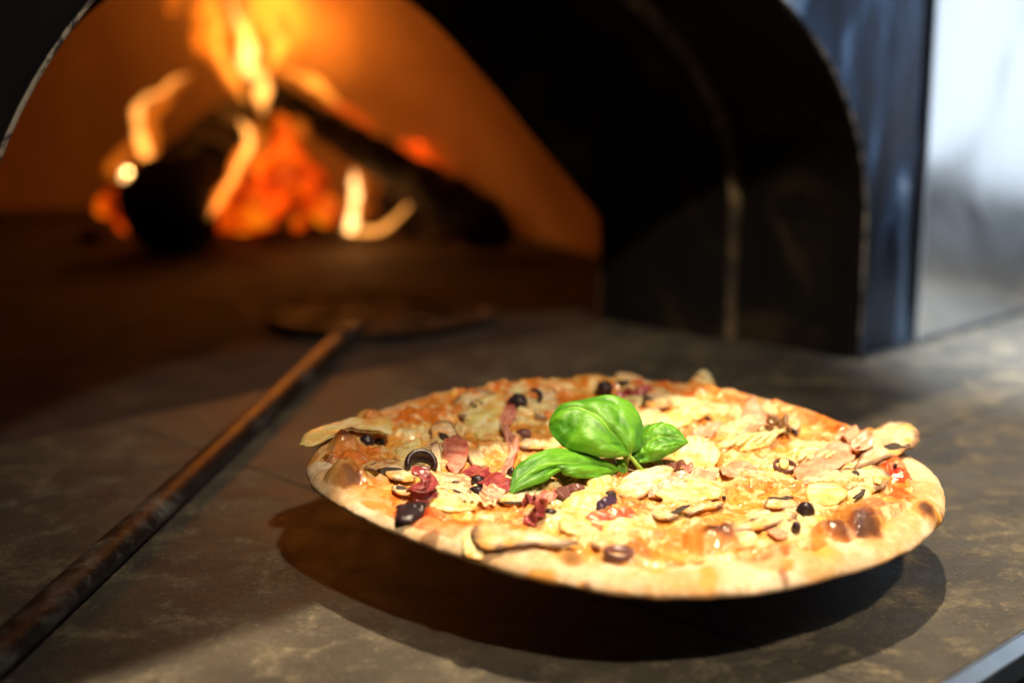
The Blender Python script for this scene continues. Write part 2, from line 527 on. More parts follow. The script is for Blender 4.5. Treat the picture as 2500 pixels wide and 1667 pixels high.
log("black log end behind the small upright flame", P(890, 440, 1.92), P(1120, 560, 1.86), 0.034, 0.034, 8, 0.004)
log("dark low log at the foot of the embers", P(330, 500, 1.96), P(800, 560, 1.90), 0.022, 0.018, 9, 0.004)

embers = empty("ember_heap", P(620, 540, 1.86)); tag(embers, "heap of glowing orange red embers under the leaning logs", "embers")
def chunk(x, y, d, r, seed, sc=(1, 1, 1), mat=M_EMBER, name="ember"):
    bm = bmesh.new(); bmesh.ops.create_icosphere(bm, subdivisions=3, radius=r)
    rnd = random.Random(seed)
    off = rnd.random() * 50
    c = P(x, y, d)
    V = []
    for v_ in bm.verts:
        q = 0.72 + 0.6 * float(fbm(v_.co.x * 40 + off, v_.co.y * 40 + v_.co.z * 33, 1.0, 3, seed))
        V.append(Vector((v_.co.x * q * sc[0], v_.co.y * q * sc[1], v_.co.z * q * sc[2])) + c)
    Fc = [tuple(vv.index for vv in f_.verts) for f_ in bm.faces]
    bm.free()
    return mesh_obj(name, V, Fc, mat, embers)
E_ = [(500, 500, .020, (1.3, 1, .7)), (545, 470, .022, (1, 1, 1.1)), (580, 490, .024, (1, 1, 1)), (610, 440, .026, (1, 1, 1.2)), (560, 515, .02, (1.4, 1, .6)),
      (640, 400, .026, (1, 1, 1.1)), (660, 350, .022, (1, 1, 1.2)), (650, 300, .016, (1, 1, 1.3)), (690, 400, .02, (1, 1, 1.2)), (725, 440, .022, (.8, 1, 1.5)), (745, 480, .018, (1, 1, 1.1)),
      (610, 500, .018, (1, 1, .8)), (690, 515, .013, (1, 1, 1)), (270, 470, .020, (1.2, 1, 1)), (290, 505, .016, (1, 1, 1)), (245, 480, .014, (1, 1, .8)), (650, 460, .02, (1, 1, 1)), (470, 520, .012, (1.3, 1, .7))]
for i, (x, y, r, sc) in enumerate(E_):
    chunk(x, y, 1.87 + 0.02 * ((i * 7) % 5 - 2), r, i + 3, sc)
for i, (x, y, r) in enumerate([(472, 514, .010), (500, 492, .012), (522, 468, .012), (545, 440, .012), (545, 500, .014), (505, 518, .010), (562, 410, .011), (575, 470, .014), (585, 505, .012)]):
    chunk(x, y, 1.735, r, 90 + i, (1.2, 1, 1))
for i, (x, y, r) in enumerate([(350, 545, .018), (430, 550, .014), (640, 548, .016), (760, 550, .018), (950, 560, .012), (1010, 545, .02), (210, 540, .015), (850, 565, .01), (700, 560, .012)]):
    chunk(x, y, 1.84, r, 60 + i, (1.3, 1, .6), M_CHAR, "coal")

fire = empty("fire", P(620, 530, 1.88)); tag(fire, "orange and yellow flames rising from the burning logs", "fire")
FS = [0]
def flame(pts, mat, squash=(1.0, 0.8), n=22, d=1.88):
    K = [(x, y, r, (dd if dd else d)) for (x, y, r, *q) in pts for dd in [q[0] if q else None]]
    c = catmull(K, n)
    FS[0] += 1; sd_ = FS[0]
    path = []; rad = []
    for i, p in enumerate(c):
        e = min(i, n - 1 - i) / n * 4; e = min(e, 1)
        jx = (float(vnoise(i * 0.45, sd_ * 3.1, 5)) - 0.5) * p[2] * 0.9 * e; jy = (float(vnoise(i * 0.45, sd_ * 5.7, 9)) - 0.5) * p[2] * 0.6 * e
        path.append(P(p[0] + jx, p[1] + jy, p[3]))
        rad.append(max(p[2], 0.5) * (0.72 + 0.56 * float(vnoise(i * 0.6, sd_ * 2.3, 3))) / 3267 * p[3])
    return tube("flame", path, rad, mat, fire, seg=14, squash=squash)
# big flame at the top
flame([(596, 200, 5), (578, 160, 20), (575, 125, 28), (566, 85, 16), (545, 40, 9), (520, -20, 3)], M_FL_CORE)
flame([(600, 180, 4), (630, 140, 14), (640, 100, 17), (622, 60, 12), (625, 20, 6), (640, -30, 3)], M_FL_MID)
flame([(580, 150, 4), (555, 100, 12), (560, 60, 14), (585, 20, 10), (575, -40, 4)], M_FL_MID)
flame([(600, 190, 6), (585, 140, 26), (592, 80, 34), (614, 20, 30), (606, -60, 24), (600, -160, 8)], M_FL_OUT)
flame([(562, 235, 4), (545, 190, 13), (515, 140, 14), (498, 90, 15), (505, 50, 12), (488, 10, 8), (470, -40, 3)], M_FL_MID)
flame([(555, 225, 4), (528, 180, 26), (494, 120, 26), (486, 60, 24), (478, 20, 16), (462, -50, 4)], M_FL_OUT)
flame([(620, 170, 6), (650, 130, 30), (685, 85, 26), (680, 45, 26), (655, 5, 18), (660, -40, 6)], M_FL_OUT)
flame([(640, 158, 6), (685, 176, 12), (715, 185, 17), (745, 212, 14), (790, 250, 3)], M_FL_MID)
flame([(560, 120, 10), (560, 60, 60), (580, 0, 90), (590, -80, 90), (600, -200, 40)], M_FL_HALO)  # wide added glow haze rather than a tongue of flame
flame([(600, 190, 60), (620, 80, 190), (640, -60, 230), (640, -220, 120)], M_FL_HALO)  # larger added glow haze around the same flame
flame([(395, 30, 4), (392, 10, 16), (395, -20, 14), (400, -60, 4)], M_FL_OUT)
flame([(450, 140, 6), (470, 60, 30), (480, -20, 30), (490, -80, 8)], M_FL_OUT)
flame([(740, 230, 5), (790, 250, 18), (840, 285, 14), (870, 300, 4)], M_FL_RED)
# small ones
flame([(602, 262, 3), (603, 235, 15), (600, 205, 20), (604, 180, 15), (600, 150, 4)], M_FL_MID_S, d=1.82)
flame([(352, 455, 3), (348, 410, 12), (334, 350, 13), (318, 295, 13), (316, 250, 12), (340, 222, 9), (372, 212, 7), (400, 185, 6), (438, 172, 2)], M_FL_MID_S)
flame([(345, 440, 5), (350, 380, 34), (340, 320, 30), (350, 250, 26), (390, 205, 20), (440, 170, 5)], M_FL_OUT)
flame([(292, 424, 3), (291, 414, 10), (291, 405, 13), (291, 396, 10), (291, 386, 3)], M_FL_CORE_S)
flame([(270, 420, 4), (262, 395, 18), (275, 360, 22), (300, 335, 18), (320, 320, 5)], M_FL_OUT)
flame([(312, 508, 3), (313, 495, 12), (315, 480, 12), (316, 466, 3)], M_FL_OUT)
flame([(535, 400, 3), (552, 370, 9), (572, 335, 13), (568, 305, 12), (550, 275, 4)], M_FL_MID_S, d=1.70)
flame([(455, 525, 4), (490, 475, 18), (525, 415, 22), (560, 350, 16), (575, 310, 5)], M_FL_OUT_S, d=1.71)
flame([(480, 500, 3), (515, 440, 8), (540, 395, 7), (560, 360, 3)], M_FL_MID_S, d=1.70)
flame([(530, 480, 8), (575, 400, 26), (592, 330, 28), (590, 260, 8)], M_FL_OUT, d=1.82)
flame([(640, 290, 4), (675, 280, 14), (690, 295, 22), (700, 320, 10)], M_FL_OUT, d=1.80)
flame([(700, 500, 6), (715, 440, 26), (700, 380, 20), (690, 340, 5)], M_FL_RED, d=1.84)
flame([(600, 520, 10), (600, 450, 46), (640, 380, 50), (650, 300, 14)], M_FL_RED, d=1.82)
# bright candle-like flame with its hooked tail
flame([(806, 536, 4), (807, 515, 16), (814, 480, 11), (817, 445, 12), (815, 412, 9), (810, 390, 2)], M_FL_CORE_S, d=1.80)
flame([(785, 530, 4), (825, 533, 10), (870, 527, 9), (905, 508, 8), (932, 478, 7), (943, 445, 6), (930, 422, 2)], M_FL_MID_S, d=1.80)
flame([(800, 540, 5), (812, 500, 24), (820, 450, 22), (818, 400, 16), (806, 370, 4)], M_FL_OUT, d=1.81)
flame([(930, 430, 5), (960, 440, 22), (985, 470, 18), (1000, 490, 5)], M_FL_RED, d=1.84)
flame([(900, 330, 5), (950, 345, 30), (985, 375, 25), (1020, 400, 5)], M_FL_RED, d=1.98)
# light of the fire itself
def point(name, loc, power, color, r):
    l = bpy.data.lights.new(name, 'POINT'); l.energy = power; l.color = color; l.shadow_soft_size = r
    o = bpy.data.objects.new(name, l); COL.objects.link(o); o.location = loc
point("fire_light", P(610, 60, 1.95), 1.45, (1.0, 0.30, 0.035), 0.05)
point("fire_light_low", P(620, 400, 1.76), 0.05, (1.0, 0.33, 0.06), 0.05)
point("fire_light_small", P(812, 470, 1.76), 0.16, (1.0, 0.42, 0.10), 0.02)

# ================================================================== PEEL
peel = empty("turning_peel", on_z(870 * k5, 718 * k5, 0.0)); tag(peel, "worn metal peel with long handle lying on the counter into the oven", "pizza peel")
def mat_peel():
    m, nt, bs = nt_new("worn_iron")
    f = noise(nt, 34, 8, 0.7, 0.6)
    nt.links.new(ramp(nt, f, [(0.36, (0.010, 0.008, 0.007)), (0.50, (0.022, 0.018, 0.015)), (0.60, (0.07, 0.066, 0.060)), (0.75, (0.22, 0.21, 0.18))]), bs.inputs['Base Color'])
    nt.links.new(ramp(nt, f, [(0.35, 0.34), (0.7, 0.55)]), bs.inputs['Roughness'])
    bs.inputs['Metallic'].default_value = 0.35
    bump(nt, bs, noise(nt, 120, 5, 0.6), 0.3, 0.001)
    return m
M_PEEL = mat_peel()
M_HEAD = simple('scorched_iron', [(0.35, (0.010, 0.006, 0.005)), (0.56, (0.030, 0.016, 0.010)), (0.70, (0.20, 0.11, 0.05))], 14, (0.6, 0.85), bmp=0.4, bd=0.001, spec=0.25)
hA = Vector(on_z(-60 * k5, 1552 * k5, 0.0066)); hB = Vector(on_z(800 * k5, 765 * k5, 0.0066))
dirh = (hB - hA).normalized()
hA2 = hA - dirh * 0.5
tube("handle", [hA2.lerp(hB, t) for t in np.linspace(0, 1, 30)], 0.0098, M_PEEL, peel, seg=28, squash=(1.0, 0.62))
hc = Vector(on_z(872 * k5, 716 * k5, 0.006))
tube("collar", [hB - dirh * 0.03, hB + dirh * 0.0, hB + dirh * 0.03], [0.0115, 0.0115, 0.006], M_PEEL, peel, seg=20, squash=(1.0, 0.6))
def peel_head():
    bm = bmesh.new()
    holes = [(0.055 * math.cos(a), 0.055 * math.sin(a), 0.011) for a in np.linspace(0, 2 * math.pi, 8)[:-1]]
    n = 90; V = []; Fc = []; keep = {}
    sz = 0.106
    for i in range(n + 1):
        for j in range(n + 1):
            x = -sz + 2 * sz * i / n; y = -sz + 2 * sz * j / n
            V.append((x, y))
    def inside(x, y):
        if math.hypot(x, y) > sz: return False
        return all(math.hypot(x - a, y - b) > r for a, b, r in holes)
    for i in range(n):
        for j in range(n):
            ids = [i * (n + 1) + j, (i + 1) * (n + 1) + j, (i + 1) * (n + 1) + j + 1, i * (n + 1) + j + 1]
            if all(inside(*V[k]) for k in ids): Fc.append(tuple(ids))
    used = sorted({k for f_ in Fc for k in f_}); mp = {k: i for i, k in enumerate(used)}
    VV = []
    for k in used:
        x, y = V[k]; r = math.hypot(x, y)
        VV.append(Vector((hc.x + x, hc.y + y, 0.0035 + 0.004 * max(0, (r - 0.09) / 0.016) ** 2)))
    o = mesh_obj("head", VV, [tuple(mp[k] for k in f_) for f_ in Fc], M_HEAD, peel)
    md = o.modifiers.new('solid', 'SOLIDIFY'); md.thickness = 0.0016; md.offset = 0
peel_head()

# ================================================================== PIZZA
PC = np.array([0.0571, 0.6768, 0.0514])
tx = math.radians(2.0); ty = math.radians(2.0)
PN = np.array([math.sin(ty), -math.sin(tx), 1.0]); PN /= np.linalg.norm(PN)
E1 = np.cross([0, 1, 0], PN); E1 /= np.linalg.norm(E1); E2 = np.cross(PN, E1)
R0 = 0.1518
def toplane(x, y, w=0.0):
    """2500 px sight line -> pizza plane coordinates at height w"""
    q = at_plane(x, y, PC + PN * w, PN) - PC
    return q @ E1, q @ E2
def world(u, v, w):
    u = np.asarray(u); v = np.asarray(v); w = np.asarray(w)
    return PC + u[..., None] * E1 + v[..., None] * E2 + w[..., None] * PN
OUT = [(703,1085),(722,1010),(775,965),(850,930),(950,898),(1100,872),(1250,858),(1400,856),(1560,868),(1700,887),(1850,927),(2000,975),(2100,1030),(2150,1090),(2172,1150),(2163,1195),(2120,1238),(2000,1292),(1850,1333),(1700,1358),(1600,1364),(1450,1357),(1300,1336),(1150,1298),(1000,1250),(860,1195),(770,1143),(715,1115)]
_o = []
for x, y in OUT:
    wz = 0.001 if y < 1090 else -0.0048
    u, v = toplane(x * k5, y * k5, wz); _o.append((math.atan2(v, u), math.hypot(u, v)))
_o.sort(); _t = np.array([a for a, b in _o]); _r = np.array([b for a, b in _o])
_t3 = np.r_[_t - 2 * math.pi, _t, _t + 2 * math.pi]; _r3 = np.r_[_r, _r, _r]
_g = np.linspace(-math.pi, math.pi, 721)
_gr = np.interp(_g, _t3, _r3)
_k = np.exp(-0.5 * (np.arange(-24, 25) / 9.0) ** 2); _k /= _k.sum()
_gr = np.convolve(np.r_[_gr[-25:-1], _gr, _gr[1:25]], _k, 'same')[24:-24]
def Rth(th):
    th = (np.asarray(th) + math.pi) % (2 * math.pi) - math.pi
    return np.interp(th, _g, _gr) + 0.0024 * (fbm(np.cos(th) * 3 + 5, np.sin(th) * 3 + 5, 2.6, 4, 5) - 0.5)
# dough bubbles: px, py, rx px, ry/rx ratio in plane, height mm, char strength, char offset
BUB = [(838,1088,40,1.1,7.0,.9,(3,-14)), (845,1160,56,0.95,6.0,.85,(12,-2)), (900,1018,42,1.0,5.0,.3,(4,0)),
       (2092,1268,70,1.0,10.5,1.0,(22,-8)), (2026,1305,48,1.0,6.5,.8,(12,-10)), (1738,1318,72,1.0,9.0,.85,(20,-26)),
       (1397,1362,40,1.0,3.5,.6,(0,-4)), (2262,1248,36,1.2,4.5,1.0,(0,-6)), (2135,1050,28,1.2,4.0,.5,(2,-4)), (1560,1352,42,1.0,3.0,.35,(6,-8)),
       (1716,950,40,1.0,2.0,.25,(0,0)), (1440,920,50,1.0,3.0,.3,(0,0)), (800,1120,16,1,2.2,.5,(0,0))]
BB = []
for x, y, r, rt_, h, ch, co in BUB:
    u, v = toplane(x, y, -0.002 + h * 0.0004); u2, v2 = toplane(x + r, y, -0.002 + h * 0.0004)
    uc, vc = toplane(x + co[0], y + co[1], -0.002 + h * 0.0009)
    BB.append((u, v, abs(u2 - u), rt_, h * 0.001, ch, uc, vc))
def dough_h(u, v):
    u = np.asarray(u, float); v = np.asarray(v, float)
    th = np.arctan2(v, u); r = np.hypot(u, v); R = Rth(th)
    d = np.clip(R - r, 0, None)
    nrm = fbm(np.cos(th) * 2.5 + 9, np.sin(th) * 2.5 + 9, 1.6, 3, 2)
    w = 0.0125 + 0.004 * (nrm - 0.5)
    front = 0.5 + 0.5 * np.cos(th + 1.35)
    base = -0.0060
    top = -0.0008 + 0.0050 * (nrm - 0.5) + 0.0008 * front
    q = np.clip(1 - d / w, 0, 1)
    rim = base + (top - base) * np.clip(1 - q ** 1.9, 0, 1) ** 0.62
    inner = -0.0022 - 0.0050 * (1 - np.clip(r / R, 0, 1) ** 2) * (0.35 + 0.65 * (1 - front))
    t = sstep(w * 0.8, w + 0.014, d)
    z = rim * (1 - t) + inner * t
    z = z + 0.0020 * (fbm(u, v, 110, 4, 11) - 0.5) * sstep(0, 0.006, d) + 0.0012 * (fbm(u, v, 320, 3, 13) - 0.5)
    z = z + 0.0024 * (fbm(u, v, 38, 3, 21) - 0.5) * sstep(0.002, 0.012, d)
    for bu, bv, br, rt_, bh, ch, _, _ in BB:
        q = np.hypot((u - bu), (v - bv) / rt_) / br * (0.90 + 0.25 * fbm(u, v, 120, 2, 31))
        z = z + bh * np.clip(1 - q * q, 0, 1) ** 0.8
    return z
# colour patches on the top: px, py, rx, ry (px), colour key, strength
PATCH = []
def cheese_mask(u, v):
    th = np.arctan2(v, u); r = np.hypot(u, v); R = Rth(th)
    d = R - r
    back = np.cos(th - 1.9) * 0.5 + 0.5
    edge = 0.0145 + 0.012 * (fbm(u, v, 60, 4, 41) - 0.5) - 0.004 * back
    front = np.clip(np.cos(th + 1.9), 0, 1)
    return sstep(edge - 0.0015, edge + 0.0035, d + 0.0 * front)
def cheese_t(u, v):
    b = fbm(u, v, 75, 4, 51); b2 = fbm(u, v, 260, 3, 61)
    f = sstep(0.40, 0.66, b)
    return 0.0008 + 0.0032 * f + 0.0016 * (b2 - 0.5)
def top_h(u, v):
    m = cheese_mask(u, v)
    return dough_h(u, v) + m * cheese_t(u, v) - (1 - m) * 0.0004
def bed_h(u, v):
    # level the toppings sit at: thick pools of cheese run over their edges
    return dough_h(u, v) + cheese_mask(u, v) * 0.0021
def cadd(me, col):
    a = me.color_attributes.new(name="Col", type='FLOAT_COLOR', domain='POINT')
    c = np.ones((len(col), 4)); c[:, :3] = col
    a.data.foreach_set('color', c.ravel())
def lerpc(c, col, m):
    return c * (1 - m[:, None]) + np.array(col) * m[:, None]
def patch_mask(u, v, x, y, rx, ry, seed, w=-0.001):
    pu, pv = toplane(x, y, w)
    sx = abs(toplane(x + rx, y, w)[0] - pu); sy = abs(toplane(x, y - ry, w)[1] - pv)
    q = np.hypot((u - pu) / sx, (v - pv) / sy)
    q = q + 1.1 * (fbm(u, v, 95, 4, 70 + seed) - 0.5)
    return sstep(1.15, 0.65, q)

def mat_attr(name, rough, sss, fine_amt, bscale, bstr, bd, spec=0.5, gloss_scale=90, coat=0.0):
    m, nt, bs = nt_new(name)
    at = nt.nodes.new('ShaderNodeVertexColor'); at.layer_name = "Col"
    f = noise(nt, 700, 4, 0.6, 0.3)
    c = mix(nt, fine_amt, at.outputs[0], ramp(nt, f, [(0.3, (0.3, 0.2, 0.12)), (0.7, (1.0, 1.0, 1.0))]), 'MULTIPLY')
    nt.links.new(c, bs.inputs['Base Color'])
    g = noise(nt, gloss_scale, 4, 0.6, 0.8)
    nt.links.new(ramp(nt, g, [(0.4, rough[0]), (0.62, rough[1])]), bs.inputs['Roughness'])
    bs.inputs['Specular IOR Level'].default_value = spec
    bs.inputs['Coat Weight'].default_value = coat
    bs.inputs['Coat Roughness'].default_value = 0.12
    if sss:
        bs.inputs['Subsurface Weight'].default_value = sss
        bs.inputs['Subsurface Radius'].default_value = (1.0, 0.6, 0.3)
        bs.inputs['Subsurface Scale'].default_value = 0.003
    bump(nt, bs, noise(nt, bscale, 5, 0.6, 0.3), bstr, bd)
    return m
M_DOUGH = mat_attr("baked_dough", (0.6, 0.85), 0.15, 0.30, 500, 0.35, 0.0008, spec=0.25)
M_CHEESE = mat_attr("melted_cheese", (0.12, 0.36), 0.22, 0.22, 330, 1.0, 0.0018, spec=0.5, gloss_scale=120, coat=0.45)

pizza = empty("pizza", tuple(PC)); tag(pizza, "round baked pizza with ham, olives, mushrooms and artichoke above the counter", "pizza")

CREAM = (0.76, 0.54, 0.20); PALE = (0.88, 0.77, 0.46); ORANGE = (0.72, 0.26, 0.035); BROWN = (0.30, 0.10, 0.025); CHARC = (0.055, 0.028, 0.02)
RED = (0.58, 0.06, 0.015); DOUGH = (0.70, 0.52, 0.33); TOAST = (0.50, 0.26, 0.09); GOLD = (0.72, 0.36, 0.07)
RED_P = RED
P_ = [(1010, 960, 70, 26, BROWN, .45), (1050, 1000, 90, 26, (.62, .22, .03), .85), (960, 1010, 60, 20, (.68, .22, .03), .8), (880, 1110, 70, 22, (.60, .20, .03), .8), (930, 1130, 60, 12, (.5, .12, .02), .7),
      (930, 1225, 90, 30, (.80, .22, .02), .9), (985, 1270, 80, 22, (.70, .10, .015), .9), (1080, 1290, 100, 18, (.74, .17, .02), .85), (1000, 1255, 40, 20, RED, .8),
      (2180, 1135, 26, 26, RED, .95), (2190, 1160, 26, 18, (.62, .05, .02), .9), (2195, 1205, 34, 36, (.76, .18, .02), .9), (2140, 1235, 40, 22, (.72, .16, .04), .7),
      (1905, 995, 60, 16, (.76, .22, .02), .9), (1990, 1025, 80, 18, (.76, .20, .02), .95), (2080, 1055, 50, 16, (.70, .14, .02), .9), (1760, 965, 60, 20, (.74, .24, .03), .85),
      (1400, 925, 130, 22, (.78, .36, .05), .8), (1250, 938, 60, 12, (.76, .30, .04), .8), (1640, 950, 60, 16, (.66, .26, .05), .7), (1860, 1215, 120, 26, (.80, .34, .04), .8), (1780, 1240, 90, 18, (.78, .32, .05), .8),
      (1800, 1130, 60, 20, (.80, .40, .08), .7), (1660, 1236, 60, 18, (.80, .36, .05), .7), (1400, 1345, 120, 20, (.76, .32, .04), .85), (1860, 1372, 70, 24, (.78, .24, .03), .9), (1960, 1350, 70, 16, (.80, .36, .05), .8),
      (1600, 1325, 80, 16, (.78, .30, .05), .6), (1170, 1255, 90, 8, (.84, .50, .10), .8), (860, 1180, 60, 14, (.45, .22, .05), .6), (900, 1195, 50, 12, (.50, .30, .08), .6), (1230, 1130, 60, 30, (.70, .40, .14), .5),
      (1330, 1070, 60, 40, (.74, .42, .12), .5), (1120, 1040, 50, 40, (.74, .40, .14), .45)]
def paint_patches(U, V_, c, n2):
    for i, (x, y, rx, ry, col, s_) in enumerate(P_):
        c = lerpc(c, col, patch_mask(U, V_, x, y, rx, ry, i) * s_ * (0.6 + 0.6 * sstep(0.35, 0.6, n2)).clip(0, 1))
    return c
nr, nt_ = 230, 880
th_ = np.linspace(0, 2 * math.pi, nt_, endpoint=False)
def polar(nr, rhos):
    U, V_ = [], []
    for k in rhos:
        r = Rth(th_) * k
        U.append(r * np.cos(th_)); V_.append(r * np.sin(th_))
    return np.array(U).ravel(), np.array(V_).ravel()
def polar_faces(n, m, close_center=None):
    i = np.arange(n - 1)[:, None]; k = np.arange(m)[None, :]; k2 = (k + 1) % m
    a = i * m + k; b = i * m + k2; c = (i + 1) * m + k2; d = (i + 1) * m + k
    return np.stack([a, b, c, d], -1).reshape(-1, 4)[:, ::-1].tolist()
rh = 1 - (1 - np.linspace(0.004, 1, nr)) ** 1.0
rh = np.r_[rh[:-1][rh[:-1] < 0.985], 0.985, 0.990, 0.994, 0.997, 0.999, 1.0]
U, V_ = polar(nr, rh)
Z = dough_h(U, V_)
n_top = len(rh)
# underside rings
und = [(0.999, -0.0068), (0.994, -0.0077), (0.985, -0.0085), (0.97, -0.0093), (0.94, -0.0102), (0.90, -0.0109), (0.8, -0.0122), (0.5, -0.0136), (0.004, -0.0142)]
for k, z in und:
    r = Rth(th_) * k
    U = np.r_[U, r * np.cos(th_)]; V_ = np.r_[V_, r * np.sin(th_)]
    Z = np.r_[Z, z + 0.0012 * (fbm(np.cos(th_) * 6 + 3, np.sin(th_) * 6 + 3, 3, 3, 77) - 0.5)]
Wd = world(U, V_, Z)
crust = mesh_obj("crust", Wd, polar_faces(n_top + len(und), nt_), M_DOUGH, pizza)
TH = np.arctan2(V_, U); RR = np.hypot(U, V_) / Rth(TH)
def char_masks(U, V_, c):
    for i, (bu, bv, br, rt_, bh, ch, uc, vc) in enumerate(BB):
        q = np.hypot(U - bu, (V_ - bv) / rt_) / br + 0.45 * (fbm(U, V_, 160, 3, 90 + i) - 0.5)
        c = lerpc(c, GOLD, sstep(1.25, 0.7, q) * 0.9)
        c = lerpc(c, TOAST, sstep(1.0, 0.55, q) * 0.45)
        q2 = np.hypot(U - uc, V_ - vc) / br + 0.5 * (fbm(U, V_, 240, 4, 120 + i) - 0.5)
        c = lerpc(c, BROWN, sstep(0.80, 0.40, q2) * ch)
        c = lerpc(c, CHARC, sstep(0.52, 0.22, q2) * max(0, ch - 0.35) * 1.2)
    return c
def dough_col(U, V_, Z, top):
    fl_ = fbm(U, V_, 210, 4, 88); fl2 = fbm(U, V_, 90, 3, 89)
    n1 = fbm(U, V_, 60, 5, 81); n2 = fbm(U, V_, 25, 3, 82); n3 = fbm(U, V_, 150, 4, 83)
    c = np.tile(np.array(DOUGH), (len(U), 1))
    c = lerpc(c, (0.74, 0.61, 0.44), sstep(0.45, 0.65, n2))
    c = lerpc(c, (0.62, 0.38, 0.17), sstep(0.48, 0.66, n1) * 0.75)
    c = lerpc(c, (0.52, 0.28, 0.10), sstep(0.60, 0.68, fl_) * 0.35)
    c = lerpc(c, (0.66, 0.33, 0.09), sstep(0.58, 0.70, fl2) * 0.3)
    c = lerpc(c, (0.78, 0.68, 0.53), sstep(0.60, 0.72, 1 - fl_) * 0.35)
    th = np.arctan2(V_, U)
    edge = np.hypot(U, V_) / Rth(th)
    fr = fbm(np.cos(th) * 5 + 4, np.sin(th) * 5 + 4, 2.2, 4, 85)
    low = sstep(-0.0050, -0.0090, Z) * sstep(0.93, 0.99, edge)
    c = lerpc(c, (0.55, 0.27, 0.08), low * (0.35 + 0.65 * sstep(0.35, 0.6, fr)))
    c = lerpc(c, (0.22, 0.09, 0.035), sstep(-0.0072, -0.0100, Z) * (~top) * (0.45 + 0.5 * sstep(0.4, 0.6, fr)))
    c = lerpc(c, (0.12, 0.05, 0.025), sstep(-0.0060, -0.0095, Z) * sstep(0.60, 0.68, fr) * 0.8)
    return c
top_flag = np.arange(len(U)) < n_top * nt_
c = dough_col(U, V_, Z, top_flag)
inn = sstep(0.93, 0.86, RR) * top_flag
c = lerpc(c, (0.62, 0.18, 0.04), inn * sstep(0.45, 0.6, fbm(U, V_, 70, 3, 15)))
_cp = paint_patches(U, V_, c, fbm(U, V_, 130, 4, 202)); c = np.where(top_flag[:, None] & (RR < 0.97)[:, None], _cp, c)
c = c ** np.array((1.0, 1.08, 1.12))
c = char_masks(U, V_, c)
for (x, y, rx, ry) in [(1728, 1408, 22, 22), (1420, 1415, 22, 22), (1600, 1390, 50, 14), (760, 1110, 20, 12), (2300, 1260, 16, 20), (1300, 1385, 60, 10)]:
    c = lerpc(c, (0.70, 0.30, 0.04), patch_mask(U, V_, x, y, rx, ry, 2) * 0.8)
for (x, y, rx, ry) in [(1910, 1425, 14, 10), (1430, 1438, 16, 8), (1050, 1330, 30, 10), (850, 1275, 20, 8), (2302, 1268, 8, 10), (1500, 1330, 40, 10)]:
    c = lerpc(c, (0.20, 0.08, 0.03), patch_mask(U, V_, x, y, rx, ry, 3, -0.006) * 0.75)
cadd(crust.data, c)

# cheese layer
rc = np.linspace(0.004, 0.955, 250)
U, V_ = polar(0, rc)
m = cheese_mask(U, V_)
Z = dough_h(U, V_) + m * cheese_t(U, V_) - (1 - m) * 0.0012
# closing skirt below
V_all = world(U, V_, Z)
Zb = dough_h(U, V_) - 0.0022
nU = len(U)
allV = np.vstack([V_all, world(U[-nt_:], V_[-nt_:], Zb[-nt_:]), world(U[:nt_] * 1.0, V_[:nt_], Zb[:nt_])])
fc = polar_faces(len(rc), nt_)
o1 = (len(rc) - 1) * nt_
for k in range(nt_):
    k2 = (k + 1) % nt_
    fc.append((o1 + k, nU + k, nU + k2, o1 + k2))
fc.append(tuple(range(nt_)))
cheese = mesh_obj("cheese", allV, fc, M_CHEESE, pizza)
Uc = np.r_[U, U[-nt_:], U[:nt_]]; Vc = np.r_[V_, V_[-nt_:], V_[:nt_]]
def cheese_col(U, V_):
    n1 = fbm(U, V_, 55, 4, 201); n2 = fbm(U, V_, 130, 4, 202); n3 = fbm(U, V_, 30, 3, 203); n4 = fbm(U, V_, 300, 3, 204)
    tt = cheese_t(U, V_)
    c = np.tile(np.array(CREAM), (len(U), 1))
    c = lerpc(c, PALE, sstep(0.0016, 0.0034, tt))
    c = lerpc(c, (0.80, 0.46, 0.11), sstep(0.0024, 0.0013, tt) * 0.7)
    c = lerpc(c, (0.76, 0.30, 0.05), sstep(0.55, 0.66, n1) * 0.8)
    c = lerpc(c, (0.66, 0.20, 0.03), sstep(0.58, 0.72, n2) * sstep(0.5, 0.6, n1) * 0.6)
    th = np.arctan2(V_, U); d = Rth(th) - np.hypot(U, V_)
    ring = sstep(0.034, 0.020, d)
    c = lerpc(c, (0.76, 0.25, 0.03), ring * sstep(0.44, 0.58, n2) * 0.8)
    c = lerpc(c, RED, ring * sstep(0.55, 0.66, n3 * 0.5 + n2 * 0.5) * 0.7)
    c = paint_patches(U, V_, c, n2)
    s1 = fbm(U, V_, 420, 3, 205); s2 = fbm(U, V_, 200, 4, 206)
    c = lerpc(c, (0.74, 0.30, 0.05), sstep(0.56, 0.64, s2) * 0.4)
    c = lerpc(c, (0.60, 0.17, 0.03), sstep(0.62, 0.72, s1) * sstep(0.45, 0.58, n1) * 0.8)
    c = lerpc(c, (0.88, 0.78, 0.50), sstep(0.56, 0.66, 1 - s2) * 0.5)
    c = c * (0.84 + 0.32 * n4)[:, None]
    c = char_masks(U, V_, c)
    return np.clip(c, 0, 0.9) ** np.array((1.1, 1.22, 1.25))
cadd(cheese.data, cheese_col(Uc, Vc))

